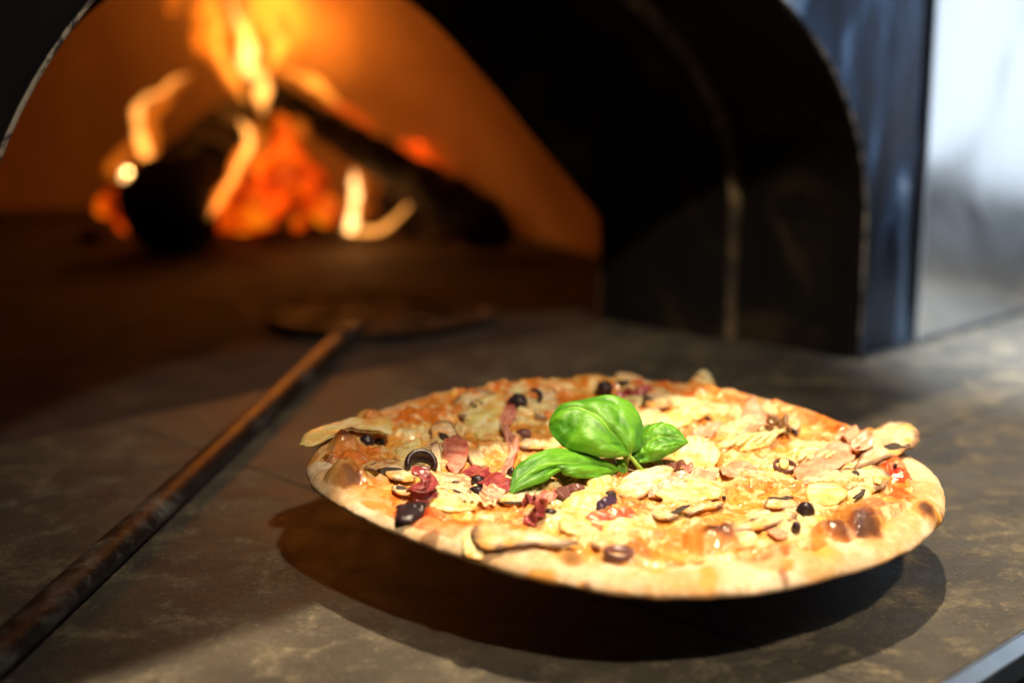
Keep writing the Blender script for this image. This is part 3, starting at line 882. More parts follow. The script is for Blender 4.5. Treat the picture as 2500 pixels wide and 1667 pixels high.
# ------------------------------------------------------------------ topping materials
def mat_olive():
    m, nt, bs = nt_new("olive_skin")
    f = noise(nt, 180, 4, 0.6, 0.5)
    nt.links.new(ramp(nt, f, [(0.3, (0.010, 0.006, 0.008)), (0.6, (0.026, 0.011, 0.015)), (0.8, (0.07, 0.026, 0.030))]), bs.inputs['Base Color'])
    bs.inputs['Roughness'].default_value = 0.34
    bump(nt, bs, noise(nt, 500, 3, 0.5), 0.5, 0.0006)
    return m
M_OLIVE = mat_olive()
M_OLIVE_B = simple("olive_brown", [(0.3, (0.10, 0.035, 0.030)), (0.7, (0.22, 0.085, 0.07))], 250, (0.25, 0.45), bmp=0.4, bd=0.0006)
M_HAM = mat_attr("cured_ham", (0.16, 0.38), 0.25, 0.12, 350, 0.35, 0.0006, spec=0.55)
M_MUSH = mat_attr("mushroom_flesh", (0.42, 0.65), 0.2, 0.15, 900, 0.4, 0.0005, spec=0.35)
M_ARTI = mat_attr("artichoke_flesh", (0.26, 0.5), 0.3, 0.10, 500, 0.35, 0.0006, spec=0.45)
M_GILL = simple("mushroom_gills", [(0.3, (0.012, 0.008, 0.006)), (0.7, (0.07, 0.045, 0.028))], 500, (0.5, 0.8), bmp=0.8, bd=0.001)

def to_surface(x, y, lift=0.0):
    w = -0.002
    for _ in range(6):
        u, v = toplane(x, y, w)
        w = 0.5 * w + 0.5 * (float(top_h(u, v)) + lift)
    return u, v, w
def slab_px(name, poly, thick, lift, mat, colfn, seed=0, curl=0.0, tilt=(0, 0), rings=9, N_=72, follow=0.6, dome=0.35, parent=None, jag=0.05, wave=0.0011, wseed=None):
    wseed = seed if wseed is None else wseed
    """outline read on the photograph laid onto the pizza: gets real thickness, follows the cheese below"""
    poly = np.array(poly, float); thick = thick * 0.42; lift = lift * 0.75 - 0.0001
    cx, cy = poly.mean(0)
    cu, cv, cw = to_surface(cx, cy, lift)
    pl = np.array([toplane(x, y, cw) for x, y in poly])
    pc = catmull(list(pl) + [pl[0]], N_ + 1)[:-1]
    c0 = pc.mean(0)
    rnd = np.arange(N_) / N_ * 2 * math.pi
    jg = 1 + jag * 2 * (fbm(np.cos(rnd) * 4 + seed, np.sin(rnd) * 4 + 3, 2.5, 3, seed) - 0.5)
    V = []; ks = np.linspace(0, 1, rings)[1:]
    size = np.hypot(*(pc - c0).T).mean()
    hc_ = float(bed_h(c0[0], c0[1]))
    def lower(u, v, wave=wave):
        h = bed_h(u, v)
        pl_ = hc_ + tilt[0] * (u - c0[0]) + tilt[1] * (v - c0[1])
        r = np.hypot(u - c0[0], v - c0[1]) / size
        b = np.maximum(h - 0.0015, follow * h + (1 - follow) * pl_) if tilt == (0, 0) else np.maximum(h - 0.0014, pl_)
        return b + lift + curl * r ** 2 + wave * 2 * (fbm(u, v, 150, 3, wseed + 7) - 0.5)
    topv = [c0[None, :]]
    for k in ks: topv.append(c0 + (pc - c0) * (k * jg)[:, None])
    T = np.vstack(topv)
    kk = np.r_[0, np.repeat(ks, N_)]
    prof = np.sqrt(np.clip(1 - (kk * 0.93) ** 6, 0, 1))
    zb = lower(T[:, 0], T[:, 1])
    zt = zb + thick * (0.35 + 0.65 * prof) + thick * dome * (1 - kk ** 2)
    zt[-N_:] = zb[-N_:] + thick * 0.62
    T2 = T.copy(); T2[-N_:] = c0 + (T[-N_:] - c0) * 1.0
    Vt = world(T[:, 0], T[:, 1], zt); Vb = world(T[:, 0], T[:, 1], zb - 0.0002)
    # mid ring bulge
    mid = c0 + (T[-N_:] - c0) * (1 + 0.25 * thick / max(size, 1e-4))
    Vm = world(mid[:, 0], mid[:, 1], zb[-N_:] + thick * 0.3)
    nT = len(T)
    Fc = []
    for j in range(N_):
        j2 = (j + 1) % N_
        Fc.append((0, 1 + j, 1 + j2)); Fc.append((nT, nT + 1 + j2, nT + 1 + j))
        for i in range(len(ks) - 1):
            a, b = 1 + i * N_ + j, 1 + i * N_ + j2
            Fc.append((a, a + N_, b + N_, b)); Fc.append((nT + a, nT + b, nT + b + N_, nT + a + N_))
        la, lb = 1 + (len(ks) - 1) * N_ + j, 1 + (len(ks) - 1) * N_ + j2
        ma, mb = 2 * nT + j, 2 * nT + j2
        Fc.append((la, ma, mb, lb)); Fc.append((ma, nT + la, nT + lb, mb))
    o = mesh_obj(name, np.vstack([Vt, Vb, Vm]), Fc, mat, parent or pizza)
    if colfn is not None:
        d = (T - c0)
        kk2 = np.r_[kk, kk, np.ones(N_)]; dd = np.vstack([d, d, mid - c0]) / size
        cl = colfn(dd[:, 0], dd[:, 1], kk2, seed)
        if mat in (M_MUSH, M_ARTI):
            q = fbm(dd[:, 0], dd[:, 1], 2.4, 4, seed + 11)
            cl = lerpc(cl, (0.80, 0.52, 0.17), sstep(0.50, 0.62, q) * sstep(0.15, 0.8, kk2) * 0.75)
            cl = lerpc(cl, (0.70, 0.30, 0.07), sstep(0.60, 0.70, q) * 0.6)
        cadd(o.data, np.clip(cl, 0, 1) ** np.array((1.05, 1.12, 1.12)))
    return o
def col_mush(a, b, k, seed):
    c = np.tile(np.array((0.74, 0.56, 0.35)), (len(a), 1))
    c = lerpc(c, (0.84, 0.70, 0.49), sstep(0.4, 0.6, fbm(a, b, 2.2, 3, seed)))
    c = lerpc(c, (0.50, 0.32, 0.17), sstep(0.52, 0.7, fbm(a, b, 5, 3, seed + 1)) * 0.6)
    c = lerpc(c, (0.55, 0.38, 0.22), sstep(0.55, 0.62, fbm(a, b, 14, 2, seed + 5)) * 0.5)
    c = lerpc(c, (0.12, 0.065, 0.035), sstep(0.84, 0.97, k + 0.10 * fbm(a, b, 6, 2, seed + 3)) * 0.85)
    return c
def col_arti(a, b, k, seed):
    ang = seed * 1.3
    x = a * math.cos(ang) + b * math.sin(ang); y = -a * math.sin(ang) + b * math.cos(ang)
    c = np.tile(np.array((0.78, 0.67, 0.31)), (len(a), 1))
    c = lerpc(c, (0.84, 0.77, 0.50), sstep(0.35, 0.6, fbm(x * 0.8, y * 4, 1.5, 3, seed)))
    c = lerpc(c, (0.60, 0.54, 0.12), sstep(0.50, 0.68, fbm(x * 0.8 + 5, y * 6, 1.5, 3, seed + 2)) * 0.7)
    c = lerpc(c, (0.52, 0.42, 0.09), sstep(0.88, 1.0, k) * 0.5)
    return c
def col_ham(a, b, k, seed):
    c = np.tile(np.array((0.50, 0.17, 0.12)), (len(a), 1))
    c = lerpc(c, (0.70, 0.33, 0.25), sstep(0.42, 0.65, fbm(a, b, 1.8, 3, seed)))
    c = lerpc(c, (0.42, 0.07, 0.07), sstep(0.5, 0.68, fbm(a, b, 3.5, 3, seed + 4)) * 0.7)
    c = lerpc(c, (0.78, 0.46, 0.34), sstep(0.60, 0.68, fbm(a * 0.5, b * 2.2, 3.0, 3, seed + 8)) * 0.6)
    return c
def col_ham_pale(a, b, k, seed):
    c = np.tile(np.array((0.72, 0.36, 0.22)), (len(a), 1))
    c = lerpc(c, (0.80, 0.50, 0.36), sstep(0.42, 0.65, fbm(a, b, 2.2, 3, seed)))
    c = lerpc(c, (0.66, 0.22, 0.12), sstep(0.5, 0.68, fbm(a, b, 3.5, 3, seed + 4)) * 0.6)
    return c
def col_ham_dark(a, b, k, seed):
    c = np.tile(np.array((0.24, 0.032, 0.038)), (len(a), 1))
    c = lerpc(c, (0.38, 0.085, 0.08), sstep(0.42, 0.65, fbm(a, b, 2.2, 3, seed)))
    return c
def ell(cx, cy, rx, ry, ang=0, n=10, jag=0.1, seed=1):
    rnd = random.Random(seed * 31 + int(cx)); out = []
    for i in range(n):
        t = 2 * math.pi * i / n; q = 1 + jag * (rnd.random() - 0.5) * 2
        a, b = rx * q * math.cos(t), ry * q * math.sin(t)
        ca, sa = math.cos(math.radians(ang)), math.sin(math.radians(ang))
        out.append((cx + a * ca - b * sa, cy - (a * sa + b * ca)))
    return out
def c1(*p): return [(700 + x / 3.92, 880 + y / 3.92) for x, y in p]
def c2(*p): return [(1150 + x / 3.92, 880 + y / 3.92) for x, y in p]
def c3(*p): return [(1700 + x / 3.618, 880 + y / 3.618) for x, y in p]
def c4(*p): return [(740 + x / 3.564, 1150 + y / 3.564) for x, y in p]
def c5(*p): return [(1300 + x / 3.92, 1150 + y / 3.92) for x, y in p]
def c6(*p): return [(1750 + x / 3.92, 1100 + y / 3.92) for x, y in p]

SD = [100]
def sd(): SD[0] += 1; return SD[0]
def artichoke(poly, thick=0.0028, lift=0.0, label=None, **kw):
    o = slab_px("artichoke_piece", poly, thick, lift, M_ARTI, col_arti, sd(), **kw)
    if label: o['label'] = label
    return o
def mushroom(poly, thick=0.0024, lift=0.0, gills=None, **kw):
    ms_ = sd(); o = slab_px("mushroom_slice", poly, thick, lift, M_MUSH, col_mush, ms_, **kw)
    for g in (gills or []):
        lf = (lift * 0.75 + thick * 0.42 * 1.22) / 0.75
        slab_px("gills", g, 0.0007, lf, M_GILL, None, sd(), parent=o, N_=36, rings=4, jag=0.12, wseed=ms_, **{k: v for k, v in kw.items() if k in ('tilt', 'curl', 'follow')})
    return o
def ham(poly, thick=0.0016, lift=0.0, col=col_ham, **kw):
    kw.setdefault('wave', 0.0014)
    return slab_px("ham_slice", poly, thick, lift, M_HAM, col, sd(), **kw)
# ribbons of ham: centre path in px with height above the surface; width px; standing = how upright
def ribbon(path, width, col=col_ham, stand=0.5, ruffle=0.0012, thick=0.0008, seed=None, n=48, nw=9):
    seed = seed or sd()
    P3 = []
    for q in path:
        x, y = q[0], q[1]; l = q[2] if len(q) > 2 else 0.002
        u, v, w = to_surface(x, y, l); P3.append((u, v, w))
    c = catmull(P3, n)
    V = []
    wd = width * 0.000187
    for i in range(n):
        t = c[min(i + 1, n - 1)] - c[max(i - 1, 0)]
        side = np.array([-t[1], t[0]]); side /= (np.linalg.norm(side) + 1e-9)
        ww = wd * (0.75 + 0.5 * float(vnoise(i * 0.12, seed, seed))) * min(1, 0.5 + 5 * min(i, n - 1 - i) / n)
        for j in range(nw):
            s = (j / (nw - 1) - 0.5)
            hgt = stand * ww * s + ruffle * math.sin(i * 0.55 + 4 * s + seed) + ruffle * 0.9 * (float(vnoise(i * 0.3, j * 0.6, seed)) - 0.5)
            fl = math.sqrt(max(0, 1 - stand ** 2))
            uu = c[i][0] + side[0] * ww * s * fl; vv = c[i][1] + side[1] * ww * s * fl
            w = max(c[i][2] + hgt, float(top_h(uu, vv)) + 0.0004)
            V.append((uu, vv, w))
    V = np.array(V)
    Wv = world(V[:, 0], V[:, 1], V[:, 2])
    Fc = [(i * nw + j, i * nw + j + 1, (i + 1) * nw + j + 1, (i + 1) * nw + j) for i in range(n - 1) for j in range(nw - 1)]
    o = mesh_obj("ham_strip", Wv, Fc, M_HAM, pizza)
    a = np.repeat(np.arange(n) / n * 4, nw); b = np.tile(np.arange(nw) / nw * 1.5, n)
    cadd(o.data, col(a, b, b * 0, seed))
    md = o.modifiers.new('solid', 'SOLIDIFY'); md.thickness = thick; md.offset = 0
    ms = o.modifiers.new('sub', 'SUBSURF'); ms.levels = 1; ms.render_levels = 1
    return o
# olives
def olive_blob(x, y, rx, ry=None, rz=None, lift=0.0, mat=None, rot=0, seed=None, cut=0.0, hollow=False):
    seed = seed or sd(); ry = ry or rx; rz = rz or rx * 0.8
    u, v, w = to_surface(x, y + rz * 0.25, lift)
    k = 0.000187
    bm = bmesh.new(); bmesh.ops.create_icosphere(bm, subdivisions=4, radius=1)
    V = []
    for q in bm.verts:
        p = q.co.copy()
        d = 0.86 + 0.28 * float(fbm(p.x * 1.3 + seed, p.y * 1.3 + p.z, 1.2, 3, seed))
        p *= d
        if p.z > 0.55 and cut: p.z = 0.55 + (p.z - 0.55) * 0.15
        if hollow:
            rr = math.hypot(p.x, p.y)
            if p.z > 0 and rr < 0.78: p.z = -0.35 + 0.9 * (rr / 0.78) ** 3 * max(p.z, 0.2)
        a = math.radians(rot)
        px_, py_ = p.x * rx * k * 0.92, p.y * ry * k * 0.92
        V.append((u + px_ * math.cos(a) - py_ * math.sin(a), v + px_ * math.sin(a) + py_ * math.cos(a), w + (p.z + 0.15) * rz * 0.8 * k))
    Fc = [tuple(vv.index for vv in f_.verts) for f_ in bm.faces]; bm.free()
    V = np.array(V)
    return mesh_obj("olive_piece", world(V[:, 0], V[:, 1], V[:, 2]), Fc, mat or M_OLIVE, pizza)
def olive_ring(x, y, r, tube_r, tilt, az, lift, arc=(0, 360), mat=None, squash=1.0):
    """a cut olive: curved wall, standing or leaning"""
    u, v, w = to_surface(x, y, lift); k = 0.000187
    n, m_ = 40, 12; V = []
    full = arc[1] - arc[0] >= 360
    T = np.radians(np.linspace(arc[0], arc[1], n, endpoint=not full))
    ct, st = math.cos(math.radians(tilt)), math.sin(math.radians(tilt)); ca, sa = math.cos(math.radians(az)), math.sin(math.radians(az))
    for i, t in enumerate(T):
        e = 1 if full else max(0.25, math.sin(math.pi * (i + 0.5) / n) ** 0.3)
        for j in range(m_):
            ph = 2 * math.pi * j / m_
            rr = r + tube_r * 0.45 * math.cos(ph) * e
            q = (rr * math.cos(t), rr * math.sin(t) * squash, tube_r * math.sin(ph) * e)
            q = (q[0], q[1] * ct - q[2] * st, q[1] * st + q[2] * ct)
            q = (q[0] * ca - q[1] * sa, q[0] * sa + q[1] * ca, q[2])
            V.append((u + q[0] * k, v + q[1] * k, w + q[2] * k))
    V = np.array(V); Fc = []
    for i in range(n if full else n - 1):
        i2 = (i + 1) % n
        for j in range(m_):
            j2 = (j + 1) % m_
            Fc.append((i * m_ + j, i * m_ + j2, i2 * m_ + j2, i2 * m_ + j))
    if not full:
        Fc.append(tuple(range(m_))); Fc.append(tuple((n - 1) * m_ + j for j in reversed(range(m_))))
    return fix_normals(mesh_obj("olive_ring", world(V[:, 0], V[:, 1], V[:, 2]), Fc, mat or M_OLIVE, pizza))

# ---- left part of the pizza
artichoke(c1((120,790),(210,680),(400,615),(620,570),(800,590),(970,592),(1000,660),(985,740),(880,700),(740,690),(640,650),(560,680),(430,740),(250,800)), 0.0022, 0.0035, tilt=(0.06, 0.0), label="thin pale artichoke slab overhanging the left edge")
olive_blob(894, 1076, 24, 20, 26); olive_blob(926, 1078, 15, 14, 18)
artichoke(ell(998, 1095, 34, 15, 20), 0.0035, 0.0, tilt=(0.1, 0.15))
mushroom(c1((1370,690),(1450,665),(1560,670),(1640,740),(1650,790),(1560,800),(1470,800),(1400,760)), 0.0022, 0.0012, gills=[c1((1450,705),(1530,720),(1590,760),(1600,800),(1550,780),(1500,745))], tilt=(0.0, 0.25))
ham(c1((1490,850),(1540,800),(1640,780),(1720,830),(1740,900),(1700,1010),(1640,1080),(1560,1060),(1510,980)), 0.0020, 0.0022, tilt=(0.05, 0.10))
ham(c1((1430,1060),(1560,1050),(1700,1080),(1850,1120),(1980,1180),(1960,1240),(1780,1220),(1600,1180),(1450,1120)), 0.0014, 0.0010, col=col_ham_pale)
mushroom(c1((1720,790),(1820,830),(1890,920),(1920,1010),(1880,1060),(1790,1040),(1730,940)), 0.0018, 0.0)
mushroom(c1((1370,860),(1450,850),(1480,920),(1470,1050),(1410,1090),(1400,960)), 0.0018, 0.0014, tilt=(0.0, 0.25))
olive_ring(1028, 1140, 34, 26, 35, 10, 0.0030, arc=(-20, 200))
olive_blob(1032, 1148, 26, 16, 14, 0.0, M_OLIVE_B)
mushroom(c1((740,1050),(790,1005),(880,1000),(1000,1020),(1130,1060),(1230,1100),(1210,1160),(1090,1170),(950,1120),(860,1090)), 0.0022, 0.0016, gills=[c1((860,1070),(930,1045),(1080,1050),(1100,1065),(960,1080),(920,1105))])
ribbon([(1040, 1240, .0005), (1034, 1210, .003), (1022, 1185, .0065), (1032, 1168, .010), (1048, 1162, .0085)], 74, col=col_ham_dark, stand=0.5, ruffle=0.0009)  # darker ham colour paints in the shade that falls on this curl
mushroom(c1((1410,1180),(1500,1170),(1640,1190),(1720,1230),(1760,1260),(1600,1265),(1480,1250),(1400,1230)), 0.0020, 0.0014, gills=[c1((1560,1200),(1640,1210),(1690,1250),(1620,1240))])
mushroom(ell(986, 1206, 30, 10, -10), 0.002, 0.0010, gills=[ell(980, 1199, 14, 4, 0)])
ribbon([(1142, 1142, .001), (1175, 1156, .002), (1210, 1176, .002), (1240, 1196, .001)], 60, col=col_ham_dark, stand=0.15, ruffle=0.0005)
olive_blob(1168, 1172, 20, 14, 18); olive_blob(1164, 1196, 22, 16, 16); olive_blob(1112, 1180, 16, 10, 10)
# rear left
mushroom(c1((1600,380),(1680,310),(1830,285),(2000,300),(2090,350),(2060,430),(1930,500),(1780,545),(1660,520),(1605,460)), 0.0018, 0.0006)
for i, (x, y) in enumerate([(1152, 982), (1164, 978), (1176, 984), (1160, 990), (1184, 980)]):
    olive_blob(x, y, 6, 6, 7, 0.0022, (M_GILL if i % 2 else M_OLIVE_B))
artichoke(c1((1700,600),(1740,520),(1830,460),(1950,420),(2060,430),(2080,520),(2040,600),(2020,700),(1960,790),(1880,770),(1770,690)), 0.0032, 0.0010, tilt=(0.0, 0.12))
ribbon([(1246, 992, .0045), (1234, 1010, .004), (1230, 1036, .003), (1246, 1070, .0035), (1256, 1096, .003), (1244, 1125, .0015), (1228, 1160, .001)], 30, col=col_ham, stand=0.45)
ham(c1((2060,480),(2110,440),(2180,450),(2200,520),(2150,590),(2070,600)), 0.0016, 0.0025)
olive_blob(1264, 977, 32, 26, 36); olive_ring(1304, 968, 20, 15, 60, 10, 0.003, arc=(-60, 120))
mushroom(c2((640,250),(740,240),(820,310),(830,400),(760,480),(650,490),(600,440),(640,360)), 0.0020, 0.0006, tilt=(0, 0.1))
olive_blob(1277, 1057, 26, 18, 22, 0.0, M_OLIVE_B)
olive_blob(1250, 1152, 14, 14, 18)
artichoke(ell(1352, 1078, 30, 16, 30), 0.0028, 0.0010)
mushroom(ell(1300, 1088, 36, 12, 0), 0.0018, 0.0006)
# rear
olive_ring(1476, 950, 16, 22, 10, 0, 0.0035); olive_blob(1468, 958, 22, 14, 16)
mushroom(c2((1370,150),(1440,130),(1560,145),(1640,180),(1600,225),(1480,215),(1390,200)), 0.0022, 0.0012, gills=[c2((1380,205),(1450,185),(1530,200),(1470,220))])
ribbon([(1505, 972, .001), (1530, 960, .003), (1560, 952, .003), (1592, 944, .001)], 30, col=col_ham_dark)
mushroom(c2((1640,330),(1700,270),(1820,270),(1900,310),(1930,370),(1880,420),(1760,430),(1680,400)), 0.0018, 0.0006)
olive_blob(1580, 979, 18, 14, 26)
artichoke(ell(1540, 985, 32, 17, 0), 0.003, 0.0006)
artichoke(c2((2060,260),(2120,190),(2220,125),(2300,180),(2330,280),(2250,330),(2120,320)), 0.0030, 0.0016, tilt=(0.0, 0.05))
artichoke(ell(1640, 1020, 60, 20, 10), 0.0028, 0.0006); artichoke(ell(1700, 1010, 34, 12, 20), 0.0024, 0.0010)
mushroom(ell(1590, 1005, 26, 12, 0), 0.0018, 0.0004)
olive_blob(1730, 1022, 13, 9, 10)
ribbon([(1680, 1078, .001), (1705, 1062, .003), (1735, 1048, .003), (1760, 1036, .001)], 34, col=col_ham_pale)
olive_ring(1722, 1096, 26, 9, 20, -15, 0.002, arc=(0, 170))
artichoke(c2((1980,880),(2040,820),(2130,795),(2260,830),(2340,880),(2380,960),(2300,1040),(2160,1060),(2020,1010),(1940,940)), 0.0042, 0.0022, tilt=(0.02, 0.10))
artichoke(c2((1740,970),(1850,930),(1980,900),(2030,950),(1960,1010),(1850,1015),(1750,1010)), 0.0022, 0.0014)
# middle
ribbon([(1610, 1140, .002), (1650, 1134, .004), (1685, 1142, .004), (1718, 1162, .0015)], 30, col=col_ham, stand=0.3)
ribbon([(1590, 1212, .002), (1625, 1190, .0035), (1660, 1170, .003), (1700, 1166, .0025), (1745, 1152, .001)], 46, col=col_ham_pale, stand=0.35)
def col_cap(a, b, k, seed):
    c = np.tile(np.array((0.82, 0.70, 0.52)), (len(a), 1))
    c = lerpc(c, (0.45, 0.28, 0.16), sstep(0.60, 0.66, fbm(a, b, 6, 3, seed)) * 0.7)
    c = lerpc(c, (0.36, 0.22, 0.12), sstep(0.93, 1.0, k) * 0.7)
    return c
slab_px("mushroom_slice", c2((1370,1230),(1420,1170),(1560,1110),(1720,1080),(1860,1075),(1930,1110),(1880,1180),(1760,1230),(1620,1290),(1540,1320),(1440,1310)), 0.0045, 0.0018, M_MUSH, col_cap, sd(), tilt=(0.05, 0.12))
artichoke(c2((1105,1120),(1180,1085),(1290,1100),(1370,1110),(1340,1160),(1350,1200),(1250,1250),(1160,1255),(1120,1190)), 0.0050, 0.0012, jag=0.06, dome=0.6, label="small pale yellow cube like chunk by the basil stem")
ribbon([(1368, 1212, .002), (1385, 1198, .004), (1410, 1192, .0045), (1440, 1198, .002)], 34, col=lambda a, b, k, s: np.tile(np.array((0.17, 0.06, 0.055)), (len(a), 1)), stand=0.3, ruffle=0.0004, thick=0.0022)
ribbon([(1278, 1272, .001), (1310, 1258, .003), (1315, 1235, .006), (1296, 1218, .0085), (1288, 1232, .007)], 40, col=col_ham_dark, stand=0.5, ruffle=0.0016)
ribbon([(1332, 1240, .004), (1326, 1222, .0075), (1316, 1216, .0070), (1350, 1208, .002), (1375, 1204, .001)], 30, col=col_ham, stand=0.5, ruffle=0.0014)
ribbon([(1176, 1232, .001), (1190, 1214, .003), (1205, 1204, .0035), (1225, 1200, .002)], 48, col=col_ham_pale, stand=0.4, ruffle=0.0016)
mushroom(c2((250,1310),(380,1260),(520,1250),(560,1290),(480,1350),(330,1360)), 0.002, 0.0012, gills=[c2((260,1375),(380,1360),(500,1368),(380,1380))])
artichoke(c2((850,1380),(960,1300),(1100,1255),(1280,1260),(1300,1330),(1260,1400),(1180,1440),(1000,1440),(880,1430)), 0.0034, 0.0016, tilt=(0.02, 0.15))
artichoke(c5((240,400),(330,330),(480,330),(560,400),(550,520),(420,580),(280,540)), 0.003, 0.001)
olive_blob(1344, 1249, 17, 12, 12)
ribbon([(1456, 1240, .003), (1478, 1230, .006), (1500, 1222, .005)], 30, col=lambda a, b, k, s: np.tile(np.array((0.06, 0.03, 0.07)), (len(a), 1)), stand=0.5, ruffle=0.0004, thick=0.0016)
olive_blob(1490, 1208, 16, 12, 18, 0.0, M_GILL)
ribbon([(1448, 1290, .001), (1465, 1268, .003), (1495, 1252, .0045), (1525, 1258, .003), (1545, 1268, .001)], 56, col=lambda a, b, k, s: lerpc(np.tile(np.array((0.55, 0.09, 0.045)), (len(a), 1)), (0.68, 0.25, 0.10), sstep(0.4, 0.6, fbm(a, b, 1.5, 2, s))), stand=0.3, ruffle=0.0006)
artichoke(c2((1760,1300),(1850,1230),(2000,1190),(2180,1170),(2330,1210),(2400,1270),(2330,1330),(2120,1350),(1900,1370)), 0.0030, 0.0024, tilt=(-0.02, 0.08))
artichoke(c5((640,500),(800,470),(980,500),(1010,570),(880,620),(700,600)), 0.002, 0.0004)
mushroom(c5((1090,430),(1200,380),(1320,395),(1400,460),(1300,490),(1160,480)), 0.0020, 0.0012)
mushroom(c5((1460,400),(1560,330),(1680,300),(1820,290),(1800,350),(1650,370),(1530,420)), 0.0020, 0.0014, gills=[c5((1320,410),(1400,365),(1510,345),(1450,400),(1380,425))])
# front left
slab_px('olive_piece', c1((1055,1440),(1180,1425),(1325,1420),(1320,1480),(1200,1540),(1065,1530)), 0.006, 0.0012, M_OLIVE, None, sd(), tilt=(0.0, 0.12), dome=0.1, jag=0.04, wave=0.0004)
ribbon([(1120, 1215, .001), (1160, 1218, .0015), (1210, 1228, .001)], 34, col=lambda a, b, k, s: np.tile(np.array((0.80, 0.66, 0.40)), (len(a), 1)), stand=0.1)
artichoke(c4((1090,200),(1250,180),(1450,220),(1500,300),(1300,330),(1120,290)), 0.0022, 0.0006)
mushroom(c4((1460,510),(1560,480),(1600,530),(1760,570),(2000,565),(2352,590),(2352,640),(2000,650),(1700,640),(1530,600)), 0.0034, 0.0016, gills=[c4((1590,515),(1700,530),(1800,550),(1700,548))])
artichoke(c4((1380,590),(1430,560),(1530,640),(1560,720),(1480,720),(1400,680)), 0.0022, 0.0004)
mushroom(c5((560,640),(760,620),(980,625),(960,680),(800,720),(640,700)), 0.0024, 0.0008)
olive_ring(1510, 1346, 30, 16, 25, 0, 0.0020, arc=(180, 360), mat=M_OLIVE_B); olive_blob(1510, 1344, 36, 18, 18, 0.0, M_OLIVE_B)
# right part
ham(c3((385,500),(440,420),(520,390),(570,440),(630,520),(560,560),(440,580)), 0.0018, 0.0018, col=col_ham_pale, tilt=(0, 0.15))
mushroom(c3((550,430),(620,390),(700,430),(730,500),(660,500),(580,480)), 0.0026, 0.0020, tilt=(0, 0.1))
ribbon([(1868, 1052, .002), (1880, 1030, .006), (1900, 1022, .0075), (1920, 1030, .007), (1928, 1050, .004)], 40, col=lambda a, b, k, s: np.tile(np.array((0.20, 0.10, 0.035)), (len(a), 1)), stand=0.5, ruffle=0.0014)
mushroom(c3((780,490),(860,500),(920,560),(900,610),(840,600),(800,550)), 0.0018, 0.0018)
ribbon([(1790, 1090, .001), (1812, 1058, .003), (1850, 1038, .005), (1885, 1032, .0055), (1905, 1042, .004), (1892, 1062, .002)], 18, col=col_ham_pale, stand=0.4)
artichoke(c3((180,740),(330,640),(520,610),(680,630),(680,720),(560,770),(400,800),(220,780)), 0.0030, 0.0010, label="yellow artichoke heart with layered leaves")
for i in range(5):
    x0 = 1775 + i * 24; ribbon([(x0, 1090 - i * 2, .003), (x0 + 26, 1072 - i * 3, .0048), (x0 + 50, 1060 - i * 3, .003)], 10, col=col_arti, stand=0.2, ruffle=0.0003, thick=0.0012).name = "artichoke_leaf"
olive_ring(1928, 1061, 20, 9, 25, -10, 0.002, arc=(-10, 200)); olive_blob(1884, 1076, 8, 7, 10); olive_blob(1850, 1036, 8, 6, 8, 0.003)
olive_ring(1916, 1138, 28, 9, 15, 10, 0.0018, mat=M_OLIVE_B); artichoke(ell(1914, 1128, 11, 12, 60), 0.0028, 0.003)
artichoke(c3((880,840),(940,790),(1050,780),(1180,800),(1150,860),(1000,900),(900,890)), 0.0026, 0.0010)
for i in range(4):
    ribbon([(1950 + i * 22, 1122 - i, .003), (1968 + i * 22, 1108 - i, .004), (1990 + i * 22, 1096, .002)], 9, col=col_arti, stand=0.2, ruffle=0.0003, thick=0.0010).name = "artichoke_leaf"
ham(c3((900,1030),(860,970),(960,880),(1100,800),(1250,740),(1370,780),(1400,860),(1270,940),(1130,1000),(1000,1060)), 0.0020, 0.0022, col=col_ham_pale, tilt=(0.0, 0.05))
ribbon([(2046, 1066, .002), (2070, 1058, .006), (2098, 1068, .009), (2102, 1092, .006), (2086, 1110, .002)], 62, col=col_ham_pale, stand=0.4, ruffle=0.0016)
ham(c3((200,930),(290,880),(440,870),(530,930),(560,990),(440,1010),(280,1000)), 0.0016, 0.0018, col=col_ham_pale)
mr = mushroom(c3((1490,720),(1560,650),(1680,620),(1820,625),(1930,680),(1965,750),(1940,800),(1800,850),(1640,890),(1500,930),(1400,950),(1440,860),(1480,800)), 0.0030, 0.0040, tilt=(0.10, 0.03))
mr['label'] = "large mushroom slice overhanging the right edge"
slab_px("gills", c3((1630,640),(1700,625),(1765,650),(1750,715),(1680,720),(1640,690)), 0.0030, 0.0075, M_GILL, None, sd(), parent=mr, N_=40, rings=5, jag=0.2, tilt=(0.10, 0.03))
slab_px("gills", c3((1655,765),(1760,755),(1872,762),(1868,788),(1760,792),(1680,785)), 0.0010, 0.0078, M_GILL, None, sd(), parent=mr, N_=36, rings=4, jag=0.02, tilt=(0.10, 0.03))
mushroom(c3((1280,960),(1360,910),(1500,890),(1640,880),(1600,930),(1460,950),(1360,970)), 0.0016, 0.0010)
artichoke(c3((960,1170),(1020,1110),(1160,1090),(1300,1110),(1330,1180),(1240,1270),(1100,1290),(1000,1250)), 0.0036, 0.0016)
mushroom(c3((1150,1040),(1260,990),(1400,960),(1560,970),(1690,1010),(1700,1100),(1600,1170),(1480,1210),(1340,1180),(1250,1100)), 0.0026, 0.0010, gills=[c3((1370,990),(1420,985),(1465,1040),(1440,1050)), c3((1375,1225),(1420,1180),(1490,1150),(1470,1195),(1400,1230))])
ribbon([(2058, 1180, .004), (2085, 1168, .0045), (2110, 1172, .004)], 8, col=col_arti, stand=0.2, thick=0.0010).name = "artichoke_leaf"
artichoke(c3((1560,1010),(1600,1000),(1640,1040),(1620,1075),(1570,1060)), 0.002, 0.0035)
olive_blob(1966, 1244, 25, 22, 30)
